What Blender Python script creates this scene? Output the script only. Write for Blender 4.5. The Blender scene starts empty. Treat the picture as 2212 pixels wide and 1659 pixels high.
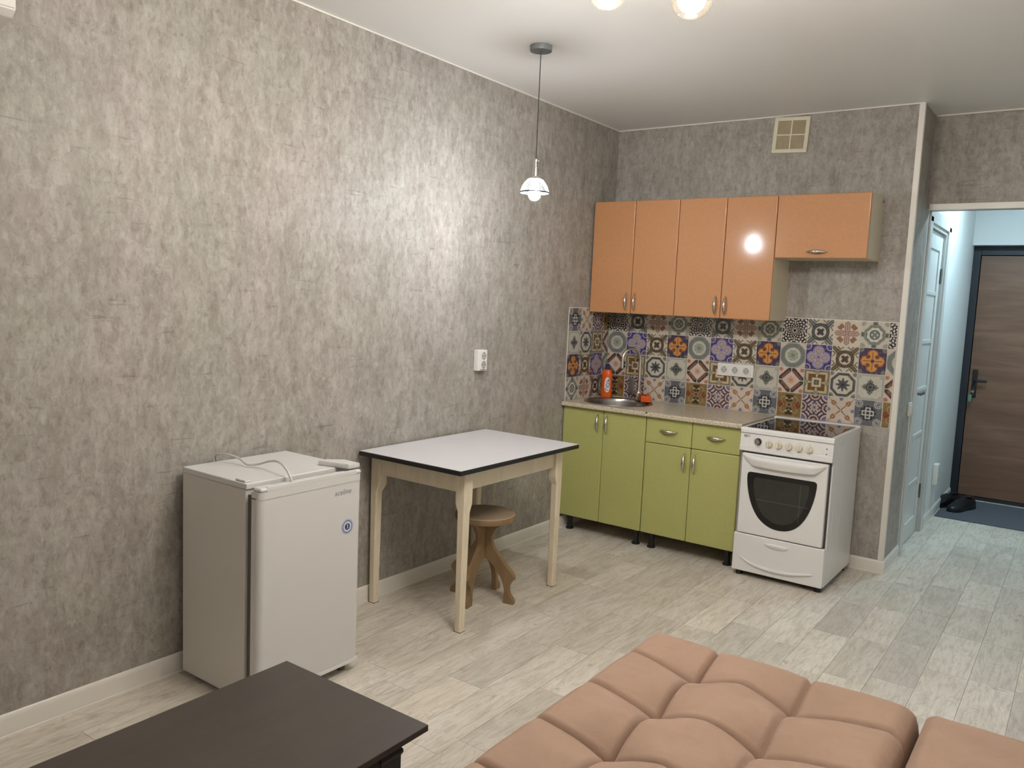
import bpy, bmesh, math, random
from mathutils import Vector, Matrix
R = math.radians
PI = math.pi
random.seed(7)
C = bpy.context.scene.collection
scene = bpy.context.scene

# ------------------------------------------------------------------ camera
cam_d = bpy.data.cameras.new('camera'); cam = bpy.data.objects.new('camera', cam_d); C.objects.link(cam)
cam_d.sensor_width = 36.0; cam_d.lens = 1751.0 / 2212.0 * 36.0; cam_d.clip_start = .05
yaw, pit, rol = .6210, -.1049, .0438
fw = Vector((-math.sin(yaw) * math.cos(pit), math.cos(yaw) * math.cos(pit), math.sin(pit)))
rt = Vector((math.cos(yaw), math.sin(yaw), 0)); up = rt.cross(fw)
r2 = rt * math.cos(rol) + up * math.sin(rol); u2 = -rt * math.sin(rol) + up * math.cos(rol)
M = Matrix((r2, u2, -fw)).transposed().to_4x4(); M.translation = Vector((2.7505, -4.967, 1.4868))
cam.matrix_world = M
scene.camera = cam

# ------------------------------------------------------------------ world, exposure, light levels
w = bpy.data.worlds.new('world'); scene.world = w; w.use_nodes = True
w.node_tree.nodes['Background'].inputs[0].default_value = (.9, .92, 1, 1)
w.node_tree.nodes['Background'].inputs[1].default_value = .02
scene.view_settings.view_transform = 'Standard'; scene.view_settings.look = 'None'
scene.view_settings.gamma = 1; scene.view_settings.use_curve_mapping = False
scene.view_settings.exposure = 0.06
PENDANT_W, GLOBE_W, HALL_W = 18.5, 12.0, 25.0
PENDANT_C, GLOBE_C, HALL_C = (.90, .95, 1.0), (1.0, .965, .915), (.60, .86, 1.0)


# ------------------------------------------------------------------ node expressions
def srgb(r, g, b):
    f = lambda c: (c / 255 / 12.92) if c / 255 <= .04045 else ((c / 255 + .055) / 1.055) ** 2.4
    return (f(r), f(g), f(b), 1)

class X:                                    # wraps a socket or a number so that patterns read as formulas
    nt = None
    def __init__(s, v): s.v = v
    @staticmethod
    def m(op, *a, clamp=False):
        n = X.nt.nodes.new('ShaderNodeMath'); n.operation = op; n.use_clamp = clamp
        for i, q in enumerate(a):
            q = q.v if isinstance(q, X) else q
            if isinstance(q, (int, float)): n.inputs[i].default_value = q
            else: X.nt.links.new(q, n.inputs[i])
        return X(n.outputs[0])
    def __add__(s, o): return X.m('ADD', s, o)
    __radd__ = __add__
    def __sub__(s, o): return X.m('SUBTRACT', s, o)
    def __rsub__(s, o): return X.m('SUBTRACT', o, s)
    def __mul__(s, o): return X.m('MULTIPLY', s, o)
    __rmul__ = __mul__
def ab(a): return X.m('ABSOLUTE', a)
def mx_(a, b): return X.m('MAXIMUM', a, b)
def mn_(a, b): return X.m('MINIMUM', a, b)
def cos_(a): return X.m('COSINE', a)
def hyp(a, b): return X.m('SQRT', a * a + b * b)
def ins(d, k=22.0): return X.m('MULTIPLY_ADD', d, k, .5, clamp=True)      # 1 where d > 0
def ring(d, c, wd): return ins(wd - ab(d - c))
def sock(q): return q.v if isinstance(q, X) else q
def mix(f, a, b, mode='MIX'):
    n = X.nt.nodes.new('ShaderNodeMix'); n.data_type = 'RGBA'; n.blend_type = mode
    for i, q in ((0, f), (6, a), (7, b)):
        q = sock(q)
        if isinstance(q, (int, float, tuple)): n.inputs[i].default_value = q
        else: X.nt.links.new(q, n.inputs[i])
    return n.outputs[2]
def coords(kind='Object'):
    n = X.nt.nodes.new('ShaderNodeTexCoord'); return n.outputs[kind]
def mapping(v, scale, loc=(0, 0, 0), rot=(0, 0, 0)):
    n = X.nt.nodes.new('ShaderNodeMapping'); X.nt.links.new(v, n.inputs[0])
    n.inputs[1].default_value = loc; n.inputs[2].default_value = rot; n.inputs[3].default_value = scale
    return n.outputs[0]
def noise(v, scale=5, detail=3, rough=.5, dist=0, off=None):
    n = X.nt.nodes.new('ShaderNodeTexNoise'); X.nt.links.new(v, n.inputs['Vector'])
    n.inputs['Scale'].default_value = scale; n.inputs['Detail'].default_value = detail
    n.inputs['Roughness'].default_value = rough; n.inputs['Distortion'].default_value = dist
    return X(n.outputs['Fac'])
def ramp(f, a, b):                          # linear 0..1 between a and b
    return X.m('MULTIPLY_ADD', f, 1.0 / (b - a), -a / (b - a), clamp=True)
def xyz(v):
    n = X.nt.nodes.new('ShaderNodeSeparateXYZ'); X.nt.links.new(v, n.inputs[0])
    return [X(o) for o in n.outputs]
def vadd(v, o):
    n = X.nt.nodes.new('ShaderNodeVectorMath'); X.nt.links.new(v, n.inputs[0])
    if isinstance(o, tuple): n.inputs[1].default_value = o
    else: X.nt.links.new(sock(o), n.inputs[1])
    return n.outputs[0]

def new_mat(name, rough=.5, metal=0, color=None, spec=.5):
    m = bpy.data.materials.new(name); m.use_nodes = True; X.nt = m.node_tree
    b = m.node_tree.nodes['Principled BSDF']
    b.inputs['Roughness'].default_value = rough; b.inputs['Metallic'].default_value = metal
    b.inputs['Specular IOR Level'].default_value = spec
    if color: b.inputs['Base Color'].default_value = color; m.diffuse_color = color
    return m, b
def setc(b, s): X.nt.links.new(sock(s), b.inputs['Base Color'])
def bump(b, h, dist=.001, strength=.5):
    n = X.nt.nodes.new('ShaderNodeBump'); n.inputs['Distance'].default_value = dist
    n.inputs['Strength'].default_value = strength
    X.nt.links.new(sock(h), n.inputs['Height']); X.nt.links.new(n.outputs[0], b.inputs['Normal'])
def plain(name, col, rough=.5, metal=0, var=.06, sc=30, spec=.5, bmp=0, coat=0):
    m, b = new_mat(name, rough, metal, None, spec)
    f = noise(coords(), sc, 3)
    d = tuple(c * (1 - var * 2) for c in col[:3]) + (1,)
    setc(b, mix(ramp(f, .3, .7), d, col)); m.diffuse_color = col
    if bmp: bump(b, f, bmp, .5)
    if coat: b.inputs['Coat Weight'].default_value = coat; b.inputs['Coat Roughness'].default_value = .12
    return m

# ------------------------------------------------------------------ materials
def voro(v, scale, metric='CHEBYCHEV', rnd=1.0):
    n = X.nt.nodes.new('ShaderNodeTexVoronoi'); X.nt.links.new(v, n.inputs['Vector']); n.distance = metric
    n.inputs['Scale'].default_value = scale; n.inputs['Randomness'].default_value = rnd
    sep = X.nt.nodes.new('ShaderNodeSeparateColor'); X.nt.links.new(n.outputs['Color'], sep.inputs[0])
    return X(sep.outputs[0])
def wallpaper():
    m, b = new_mat('wallpaper', .55, spec=.35)
    v = coords()
    nz = X.nt.nodes.new('ShaderNodeTexNoise'); X.nt.links.new(mapping(v, (1, 1, .5)), nz.inputs['Vector'])
    nz.inputs['Scale'].default_value = 24; nz.inputs['Detail'].default_value = 4
    def warp(k):
        q = X.nt.nodes.new('ShaderNodeVectorMath'); q.operation = 'MULTIPLY_ADD'
        X.nt.links.new(nz.outputs['Color'], q.inputs[0]); q.inputs[1].default_value = (k, k, k); X.nt.links.new(v, q.inputs[2]); return q.outputs[0]
    strokes = voro(mapping(warp(.055), (1, 1, .30)), 22)          # upright brush patches
    strokes2 = voro(mapping(warp(.035), (1, 1, .36), (2, 2, 2)), 44)
    big = noise(mapping(v, (1, 1, .7)), 4.2, 6, .68)
    mid = noise(mapping(v, (1, 1, .58), (3, 1, 7)), 17, 6, .72, .1)
    hue = noise(mapping(v, (1, 1, .6), (9, 2, 4)), 3.0, 3, .5)
    fine = noise(mapping(v, (1, 1, .6), (1, 8, 2)), 46, 6, .78, .5)
    scr = noise(mapping(v, (.22, .22, 2.4), (5, 5, 5)), 20, 4, .7, .5)
    patch = noise(mapping(v, (1, 1, .8), (7, 7, 7)), 6, 2)
    base = mix(ramp(hue, .38, .62), srgb(161, 153, 147), srgb(155, 151, 142))
    c = mix(ramp(mid, .48, .66) * .50, base, srgb(126, 117, 109))
    c = mix(ramp(big, .47, .62) * .42, c, srgb(129, 122, 114))
    c = mix(ramp(mid, .47, .33) * .45, c, srgb(178, 174, 167))
    c = mix(ramp(strokes, .68, .80) * .18, c, srgb(119, 110, 102))
    c = mix(ramp(strokes, .30, .18) * .16, c, srgb(176, 172, 165))
    c = mix(ramp(strokes2, .74, .84) * .14, c, srgb(114, 105, 97))
    c = mix(ramp(strokes2, .2, .12) * .14, c, srgb(181, 176, 167))
    c = mix(ramp(fine, .52, .64) * .50, c, srgb(110, 101, 91))
    c = mix(ramp(fine, .46, .36) * .42, c, srgb(181, 178, 171))
    c = mix(ramp(scr, .60, .66) * ramp(patch, .46, .56) * .38, c, srgb(90, 82, 74))
    c = mix(ramp(scr, .36, .28) * ramp(patch, .52, .4) * .35, c, srgb(185, 182, 174))
    setc(b, c); bump(b, fine + scr * .6, .0010, .3)
    return m
def plaster(name, col, sc=120, bmp=.0008, rough=.6, spec=.4, var=.03):
    m, b = new_mat(name, rough, spec=spec)
    f = noise(coords(), sc, 4, .6); g = noise(coords(), 2.0, 2)
    d = tuple(c * (1 - var) for c in col[:3]) + (1,)
    setc(b, mix(ramp(g, .35, .65), d, col)); bump(b, f, bmp, .6); return m
def plank_mat():
    m, b = new_mat('lino_plank', .42, spec=.45)
    oi = X.nt.nodes.new('ShaderNodeObjectInfo')
    v = vadd(coords(), X(oi.outputs['Location']))
    rnd = X(oi.outputs['Random'])
    cx = X.nt.nodes.new('ShaderNodeCombineXYZ')
    for i in range(3): X.nt.links.new((rnd * (17.0 + 9 * i)).v, cx.inputs[i])
    v2 = vadd(v, X(cx.outputs[0]))
    grain = noise(mapping(v2, (1, .11, 1)), 75, 4, .6, .5)
    cloud = noise(mapping(v2, (1, .32, 1)), 7, 4, .6, 1.0)
    swirl = noise(mapping(v2, (1, .35, 1)), 4.5, 2, .5, 3.0)
    knot = noise(mapping(v2, (1, .6, 1)), 13, 2, .5, .6)
    fig = X.m('FRACT', swirl * 9.0)
    base = mix(ramp(cloud, .30, .70), srgb(220, 213, 202), srgb(202, 193, 179))
    c = mix(ramp(grain, .48, .68) * .50, base, srgb(160, 150, 136))
    c = mix(ramp(grain, .44, .25) * .35, c, srgb(228, 223, 214))
    c = mix(ring(fig, .5, .06) * .24, c, srgb(146, 134, 118)); c = mix(ramp(swirl, .56, .70) * .30, c, srgb(160, 150, 134))
    c = mix(ramp(knot, .70, .78) * .5, c, srgb(118, 108, 96))
    c = mix(1.0, c, oi.outputs['Color'], 'MULTIPLY')
    setc(b, c); bump(b, grain, .0005, .3); return m
def wood(name, c1, c2, scale=(1, 1, 1), rough=.45, sc=8, spec=.5):
    m, b = new_mat(name, rough, spec=spec)
    v = mapping(coords(), scale)
    a = noise(v, sc, 5, .6, .8); g = noise(v, sc * 5, 3, .6)
    c = mix(ramp(a, .3, .7), c1, c2)
    c = mix(ramp(g, .5, .75) * .35, c, tuple(q * .6 for q in c1[:3]) + (1,))
    setc(b, c); bump(b, g, .0004, .3); m.diffuse_color = c1; return m
def velvet():
    m, b = new_mat('pink_velvet', .9, spec=.15)
    v = coords()
    a = noise(v, 5, 4, .6, .8); f = noise(v, 160, 3, .6); g = noise(v, 14, 4, .6, 1.5)
    c = mix(ramp(a, .3, .7), srgb(154, 128, 111), srgb(164, 137, 119))
    c = mix(ramp(g, .5, .7) * .35, c, srgb(147, 122, 107))
    setc(b, c); bump(b, f + g * .8, .0012, .5)
    b.inputs['Sheen Weight'].default_value = .3; b.inputs['Sheen Roughness'].default_value = .4
    b.inputs['Sheen Tint'].default_value = (1, .78, .68, 1)
    return m
def lacquer(name, col, rough=.28, coat=.5, sc=55):
    m, b = new_mat(name, .5, spec=.3)
    v = coords(); f = noise(v, sc, 3, .6); g = noise(v, 240, 2, .5)
    c = mix(ramp(f, .3, .7), tuple(q * .95 for q in col[:3]) + (1,), tuple(min(1, q * 1.03) for q in col[:3]) + (1,))
    c = mix(ramp(g, .45, .7) * .18, c, tuple(q * .7 for q in col[:3]) + (1,))
    setc(b, c); bump(b, noise(v, 90, 2), .0006, .12)
    b.inputs['Coat Weight'].default_value = coat; b.inputs['Coat Roughness'].default_value = .12
    return m
def granite():
    m, b = new_mat('worktop_stone', .22, spec=.5)
    v = coords(); f = noise(v, 150, 4, .7); g = noise(v, 60, 3, .6)
    c = mix(ramp(f, .40, .60), srgb(168, 154, 130), srgb(214, 204, 184))
    c = mix(ramp(g, .56, .66) * .6, c, srgb(196, 184, 160)); setc(b, c)
    return m
def steel(name, col=(.55, .53, .50, 1), rough=.25):
    m, b = new_mat(name, rough, 1)
    f = noise(mapping(coords(), (1, 1, 12)), 30, 2)
    setc(b, mix(ramp(f, .3, .7), tuple(q * .85 for q in col[:3]) + (1,), col)); return m
def emit(name, col, strength):
    m = bpy.data.materials.new(name); m.use_nodes = True; nt = m.node_tree; nt.nodes.clear()
    e = nt.nodes.new('ShaderNodeEmission'); o = nt.nodes.new('ShaderNodeOutputMaterial')
    e.inputs[0].default_value = tuple(col) + (1,); e.inputs[1].default_value = strength
    nt.links.new(e.outputs[0], o.inputs[0]); return m
def globe_glass():
    m = bpy.data.materials.new('globe_glass'); m.use_nodes = True; nt = m.node_tree; nt.nodes.clear()
    o = nt.nodes.new('ShaderNodeOutputMaterial'); t = nt.nodes.new('ShaderNodeBsdfTransparent')
    t.inputs[0].default_value = (1, .985, .96, 1)
    tr = nt.nodes.new('ShaderNodeBsdfTranslucent'); tr.inputs[0].default_value = (1, .87, .66, 1)
    g = nt.nodes.new('ShaderNodeBsdfGlossy'); g.inputs['Roughness'].default_value = .05
    m1 = nt.nodes.new('ShaderNodeMixShader'); m2 = nt.nodes.new('ShaderNodeMixShader')
    fr = nt.nodes.new('ShaderNodeFresnel'); fr.inputs[0].default_value = 1.4
    m1.inputs[0].default_value = .009
    nt.links.new(t.outputs[0], m1.inputs[1]); nt.links.new(tr.outputs[0], m1.inputs[2])
    nt.links.new(fr.outputs[0], m2.inputs[0]); nt.links.new(m1.outputs[0], m2.inputs[1]); nt.links.new(g.outputs[0], m2.inputs[2])
    nt.links.new(m2.outputs[0], o.inputs[0]); return m

M_WALL = wallpaper()
M_WHITEWALL = plaster('white_textured_wall', srgb(214, 215, 213), 70, .003, .7)
M_FILLWALL = plaster('pale_fill_wall', srgb(238, 236, 232), 80, .001, .7)  # for the unseen walls, whitened to bounce more fill light into the room
M_CEIL = plaster('ceiling_paint', srgb(222, 220, 216), 60, .0002, .38, .5, .01)
M_TRIM = plain('white_plastic_trim', srgb(224, 219, 210), .35, var=.02, sc=4)
M_PLANK = plank_mat()
M_SUB = plain('lino_joint', srgb(176, 167, 154), .6)
M_WHITE = plain('white_enamel', srgb(224, 222, 220), .25, var=.012, sc=3, coat=.3)
M_FRIDGE = plain('white_appliance_plastic', srgb(208, 206, 203), .35, var=.012, sc=3, bmp=.0002)
M_FRIDGE_SIDE = plain('white_fridge_steel', srgb(206, 202, 195), .4, var=.015, sc=5)
M_GREY = plain('grey_gasket', srgb(96, 94, 90), .6)
M_DGREY = plain('dark_grey_plastic', srgb(60, 60, 60), .5)
M_BLACK = plain('black_plastic', srgb(22, 21, 22), .4)
M_GLASS = plain('black_glass', srgb(12, 11, 12), .04, var=.1, spec=.8)
M_OVEN = plain('oven_glass', srgb(14, 15, 15), .12, var=.1, spec=.5)
M_OVENIN = plain('oven_inner_glass', srgb(46, 47, 44), .2, var=.1)
M_ORANGE = lacquer('orange_lacquer', srgb(186, 133, 90), .34, .55)
M_ORANGE_E = lacquer('orange_edge', srgb(176, 98, 52), .3, .5)
M_GREEN = lacquer('green_lacquer', srgb(172, 172, 106), .36, .3, 70)
M_CARCASS = plain('beige_chipboard', srgb(206, 195, 172), .55, var=.03, sc=60)
M_CHROME = steel('chrome', (.72, .68, .62, 1), .18)
M_STEEL = steel('brushed_steel', (.32, .305, .29, 1), .26)
M_BRONZE = steel('dark_metal', (.2, .2, .2, 1), .4)
M_STONE = granite()
M_CREAM = wood('cream_painted_wood', srgb(226, 214, 190), srgb(216, 202, 176), (1, 1, .15), .45, 20)
M_LAMIN = plain('white_laminate', srgb(212, 210, 213), .3, var=.012, sc=5)
M_WENGE = wood('dark_wenge', srgb(66, 58, 52), srgb(58, 50, 46), (1, .12, 1), .35, 16)
M_WENGE_D = plain('dark_wenge_edge', srgb(32, 25, 24), .5)
M_STOOL = wood('stool_pine', srgb(144, 117, 84), srgb(122, 98, 68), (1, 1, .2), .5, 14)
M_STOOLTOP = plain('stool_seat_cover', srgb(166, 146, 122), .6, var=.06, sc=12)
M_DOORWOOD = wood('brown_door_film', srgb(128, 96, 76), srgb(98, 70, 54), (.10, 1, 1.0), .42, 12)
M_DOORFR = plain('dark_door_frame', srgb(30, 34, 44), .45)
M_WDOOR = plain('white_door_film', srgb(208, 210, 208), .35, var=.015, sc=6)
M_VELVET = velvet()
M_MAT = plain('grey_doormat', srgb(88, 92, 100), .95, var=.12, sc=220, bmp=.002)
M_SHOE = plain('black_leather', srgb(16, 18, 24), .3)
M_GROUT = plain('cream_tile_joint', srgb(214, 206, 196), .4, var=.01)
M_BOTTLE = plain('orange_bottle', srgb(214, 88, 18), .35, var=.03)
M_BLUE = plain('navy_cap', srgb(28, 36, 92), .4)
M_LABEL = plain('label_white', srgb(226, 222, 224), .4, var=.01)
M_SPONGE = plain('orange_sponge', srgb(226, 98, 30), .9, var=.12, sc=240, bmp=.002)
M_VENT = plain('vent_cream', srgb(214, 205, 182), .45, var=.02)
M_VENT2 = plain('vent_slat_beige', srgb(176, 162, 132), .5, var=.05)
M_KNOB = plain('cream_knob', srgb(218, 210, 190), .4, var=.02)
M_KEY = plain('key_steel', srgb(150, 150, 140), .3, 1)
M_FOB = plain('green_fob', srgb(96, 140, 124), .4)
M_CORD = plain('white_cord', srgb(196, 190, 184), .5, var=.02)
M_PENDMETAL = plain('grey_lamp_metal', srgb(108, 112, 114), .45, 0, var=.05)
M_MESH = plain('chrome_wire_mesh', srgb(92, 94, 98), .3, .6)
M_SOCKET = plain('socket_white', srgb(224, 221, 216), .35, var=.01)
M_INK = plain('grey_ink', srgb(120, 118, 118), .5)
M_NAVYINK = plain('navy_ink', srgb(38, 48, 92), .5)
M_LILAC = plain('pale_blue_print', srgb(196, 200, 218), .5, var=.01)
M_GLOBE = globe_glass()
M_BULB_P = emit('pendant_bulb_light', PENDANT_C, PENDANT_W / (PI * 4 * PI * .029 ** 2))
M_BULB_G = emit('globe_bulb_light', GLOBE_C, GLOBE_W / (PI * 4 * PI * .027 ** 2))
M_HALL_L = emit('hall_panel_light', HALL_C, HALL_W / (PI * PI * .11 ** 2))


# ------------------------------------------------------------------ mesh helpers
def bm_new(): return bmesh.new()
def box(bm, x0, x1, y0, y1, z0, z1, bev=0, seg=2, rot=None):
    r = bmesh.ops.create_cube(bm, size=1)
    vs = r['verts']
    for v in vs:
        v.co = Vector((x0 + (v.co.x + .5) * (x1 - x0), y0 + (v.co.y + .5) * (y1 - y0), z0 + (v.co.z + .5) * (z1 - z0)))
    if bev:
        es = list({e for v in vs for e in v.link_edges})
        r2_ = bmesh.ops.bevel(bm, geom=es, offset=bev, segments=seg, profile=.5, affect='EDGES')
        vs = list({v for f in r2_['faces'] for v in f.verts} | {v for v in vs if v.is_valid})
    if rot:
        bmesh.ops.transform(bm, matrix=rot, verts=[v for v in vs if v.is_valid])
    return vs
def prism(bm, pts, a0, a1, axis='y'):       # outline in the two other axes, extruded along axis
    def mk(p, a):
        return {'x': (a, p[0], p[1]), 'y': (p[0], a, p[1]), 'z': (p[0], p[1], a)}[axis]
    A = [bm.verts.new(mk(p, a0)) for p in pts]; B = [bm.verts.new(mk(p, a1)) for p in pts]
    n = len(pts); fs = [bm.faces.new(A), bm.faces.new(B[::-1])]
    for i in range(n): fs.append(bm.faces.new((A[i], B[i], B[(i + 1) % n], A[(i + 1) % n])))
    bmesh.ops.recalc_face_normals(bm, faces=fs); return A + B
def lathe(bm, prof, n=24, c=(0, 0, 0), axis='z', cap=True, sx=1, sy=1):
    rings = []
    for r_, h in prof:
        ringv = []
        for i in range(n):
            a = 2 * PI * i / n; p = (r_ * math.cos(a) * sx, r_ * math.sin(a) * sy, h)
            if axis == 'y': p = (p[0], p[2], p[1])
            if axis == 'x': p = (p[2], p[0], p[1])
            ringv.append(bm.verts.new((p[0] + c[0], p[1] + c[1], p[2] + c[2])))
        rings.append(ringv)
    fs = []
    for a, b in zip(rings, rings[1:]):
        for i in range(n): fs.append(bm.faces.new((a[i], a[(i + 1) % n], b[(i + 1) % n], b[i])))
    if cap:
        fs.append(bm.faces.new(rings[0][::-1])); fs.append(bm.faces.new(rings[-1]))
    bmesh.ops.recalc_face_normals(bm, faces=fs)
def tube(bm, pts, rad, n=10, flat=1.0):
    pts = [Vector(p) for p in pts]; rings = []; prev = None
    for i, p in enumerate(pts):
        t = (pts[min(i + 1, len(pts) - 1)] - pts[max(i - 1, 0)]).normalized()
        if prev is None:
            s = t.cross(Vector((0, 0, 1)))
            if s.length < .1: s = t.cross(Vector((0, 1, 0)))
        else: s = prev - t * prev.dot(t)
        s.normalize(); q = t.cross(s); prev = s
        r_ = rad[i] if isinstance(rad, (list, tuple)) else rad
        rings.append([bm.verts.new(p + s * r_ * math.cos(2 * PI * k / n) * flat + q * r_ * math.sin(2 * PI * k / n)) for k in range(n)])
    fs = []
    for a, b in zip(rings, rings[1:]):
        for k in range(n): fs.append(bm.faces.new((a[k], a[(k + 1) % n], b[(k + 1) % n], b[k])))
    fs.append(bm.faces.new(rings[0][::-1])); fs.append(bm.faces.new(rings[-1]))
    bmesh.ops.recalc_face_normals(bm, faces=fs)
def spline(pts, n=8):
    P = [Vector(p) for p in pts]; P = [P[0] * 2 - P[1]] + P + [P[-1] * 2 - P[-2]]; out = []
    for i in range(1, len(P) - 2):
        for k in range(n):
            t = k / n
            out.append(.5 * ((2 * P[i]) + (-P[i - 1] + P[i + 1]) * t + (2 * P[i - 1] - 5 * P[i] + 4 * P[i + 1] - P[i + 2]) * t * t
                             + (-P[i - 1] + 3 * P[i] - 3 * P[i + 1] + P[i + 2]) * t ** 3))
    out.append(P[-2]); return out
def obj(name, bm, mat, parent=None, loc=(0, 0, 0), smooth=True, ang=35, rz=0):
    me = bpy.data.meshes.new(name)
    if smooth:
        for f in bm.faces: f.smooth = True
        for e in bm.edges:
            if len(e.link_faces) == 2 and e.calc_face_angle(0) > R(ang): e.smooth = False
    bm.to_mesh(me); bm.free(); me.materials.append(mat)
    o = bpy.data.objects.new(name, me); C.objects.link(o)
    if smooth and len(me.polygons) > 6 and len(me.polygons) < 3000:
        wn = o.modifiers.new('weighted_normals', 'WEIGHTED_NORMAL'); wn.keep_sharp = True; wn.weight = 50
    if parent: o.parent = parent
    o.location = loc; o.rotation_euler = (0, 0, rz); return o
def thing(name, label, cat, loc=(0, 0, 0), rz=0, group=None):
    o = bpy.data.objects.new(name, None); C.objects.link(o); o.empty_display_size = .1
    o.location = loc; o.rotation_euler = (0, 0, rz); o['label'] = label; o['category'] = cat
    if group: o['group'] = group
    return o
def tag(o, label, cat, group=None):
    o['label'] = label; o['category'] = cat
    if group: o['group'] = group
    return o
def struct(name, bm, mat, parent=None, loc=(0, 0, 0)):
    o = obj(name, bm, mat, parent, loc)
    if not parent: o['kind'] = 'structure'
    return o
def sroot(name, loc=(0, 0, 0)):
    o = bpy.data.objects.new(name, None); C.objects.link(o); o.location = loc; o['kind'] = 'structure'; return o
def dup(root, loc, rz=None, label=None):
    def cp(o, par):
        c = o.copy(); C.objects.link(c)
        if par: c.parent = par
        for ch in kids(o): cp(ch, c)
        return c
    kids = lambda o: [q for q in list(bpy.data.objects) if q.parent == o]
    r = cp(root, None); r.location = loc
    if rz is not None: r.rotation_euler = (0, 0, rz)
    if label: r['label'] = label
    return r
def bx(name, mat, parent, a, bev=0, seg=2, kind=None, loc=(0, 0, 0)):
    bm = bm_new(); box(bm, *a, bev=bev, seg=seg); return obj(name, bm, mat, parent, loc)
def text(name, s, size, mat, parent, mtx, ext=.0004, align='CENTER', shear=0):
    cu = bpy.data.curves.new(name, 'FONT'); cu.body = s; cu.size = size; cu.extrude = ext
    cu.align_x = align; cu.align_y = 'CENTER'; cu.shear = shear; cu.resolution_u = 3
    t = bpy.data.objects.new(name + '_curve', cu); C.objects.link(t)
    dg = bpy.context.evaluated_depsgraph_get(); me = bpy.data.meshes.new_from_object(t.evaluated_get(dg))
    bpy.data.objects.remove(t); me.transform(mtx); me.materials.clear(); me.materials.append(mat)
    o = bpy.data.objects.new(name, me); C.objects.link(o); o.parent = parent; return o
def basis(xa, ya, loc):
    xa = Vector(xa).normalized(); ya = Vector(ya).normalized(); za = xa.cross(ya)
    m = Matrix((xa, ya, za)).transposed().to_4x4(); m.translation = Vector(loc); return m

# ------------------------------------------------------------------ setting: shell
H, WX = 2.645, 1.874
LY, LZ = .353, 2.111          # lintel wall plane and its lower edge
HB = 2.643                    # entrance door plane
RX, FY, HR = 3.50, -5.8, 2.98   # right wall, wall behind the camera, right wall of the corridor
HCZ = 2.62

floor = sroot('floor')
bm = bm_new(); box(bm, -.1, RX + .1, FY, 2.80, -.06, -.0035); o = obj('floor_base', bm, M_SUB, floor)
bm = bm_new(); box(bm, -.12, RX + .12, FY - .1, LY + .12, H, H + .08); struct('ceiling', bm, M_CEIL)
bm = bm_new(); box(bm, WX - .1, HR + .1, LY + .125, HB + .1, HCZ, HCZ + .08); struct('ceiling_corridor', bm, M_CEIL)
bm = bm_new(); box(bm, -.12, 0, FY - .1, .12, -.05, H); struct('wall_left', bm, M_WALL)
bm = bm_new(); box(bm, 0, WX - .0005, 0, .12, -.05, H); struct('wall_back', bm, M_WALL)
bm = bm_new(); box(bm, WX - .12, WX, .0005, LY, 0, H); box(bm, WX - .12, WX, LY, .42, 0, LZ); box(bm, WX - .12, WX, LY + .1205, .42, LZ, HCZ)
struct('wall_passage', bm, M_WALL)
DY0, DY1, DZ = .54, 1.20, 2.06
bm = bm_new(); box(bm, WX - .12, WX, .42, DY0, 0, HCZ); box(bm, WX - .12, WX, DY1, HB, 0, HCZ); box(bm, WX - .12, WX, DY0, DY1, DZ, HCZ)
struct('wall_corridor_left', bm, M_WHITEWALL)
bm = bm_new(); box(bm, WX, RX, LY, LY + .12, LZ, H); box(bm, HR, RX, LY, LY + .12, 0, LZ); struct('wall_lintel', bm, M_WALL)
bm = bm_new(); box(bm, WX, HR, HB - .11, HB, 2.075, HCZ); box(bm, 2.86, HR, HB - .11, HB, 0, 2.075)
box(bm, WX - .1, HR + .1, HB + .06, HB + .12, 0, HCZ); struct('wall_corridor_back', bm, M_WHITEWALL)
bm = bm_new(); box(bm, HR, HR + .1, LY + .12, HB + .06, 0, HCZ); struct('wall_corridor_right', bm, M_WHITEWALL)
bm = bm_new(); box(bm, RX, RX + .1, FY - .1, LY + .12, 0, H); struct('wall_right', bm, M_FILLWALL)
bm = bm_new(); box(bm, 0, RX, FY - .1, FY, 0, H); struct('wall_front', bm, M_FILLWALL)  # unseen wall, brought nearer and kept white for fill light

# linoleum boards
PW = .1645
def plank_color(t): return (t, t * (.995), t * (.985), 1)
fixed = {(0, -.67): .80, (0, -.18): .84, (0, -1.2): .80, (-1, -.35): .88, (-2, -.88): .82, (-2, -1.3): 1.06, (-11, -2.2): 1.10, (-8, -2.36): .86,
         (-7, -1.85): .86, (-8, -2.8): 1.08, (-6, -2.7): .86, (0, .9): .86, (1, .6): .84, (2, -.7): .90, (2, 0.0): .86, (3, -1.45): .86, (1, -1.0): 1.02,
         (-5, -1.2): 1.1, (-6, -1.6): .9, (-4, -1.6): .88, (-3, -1.1): 1.06, (-9, -1.35): .88, (-1, -1.85): 1.08}
offs = {0: -.975, -1: -.585, -2: -1.11, 1: -1.22, 2: -.24, 3: -1.21, -11: -2.415, -8: -2.598, -7: -2.07, -6: -2.445, -9: -1.33}
meshes = {}
nplank = 0
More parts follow.
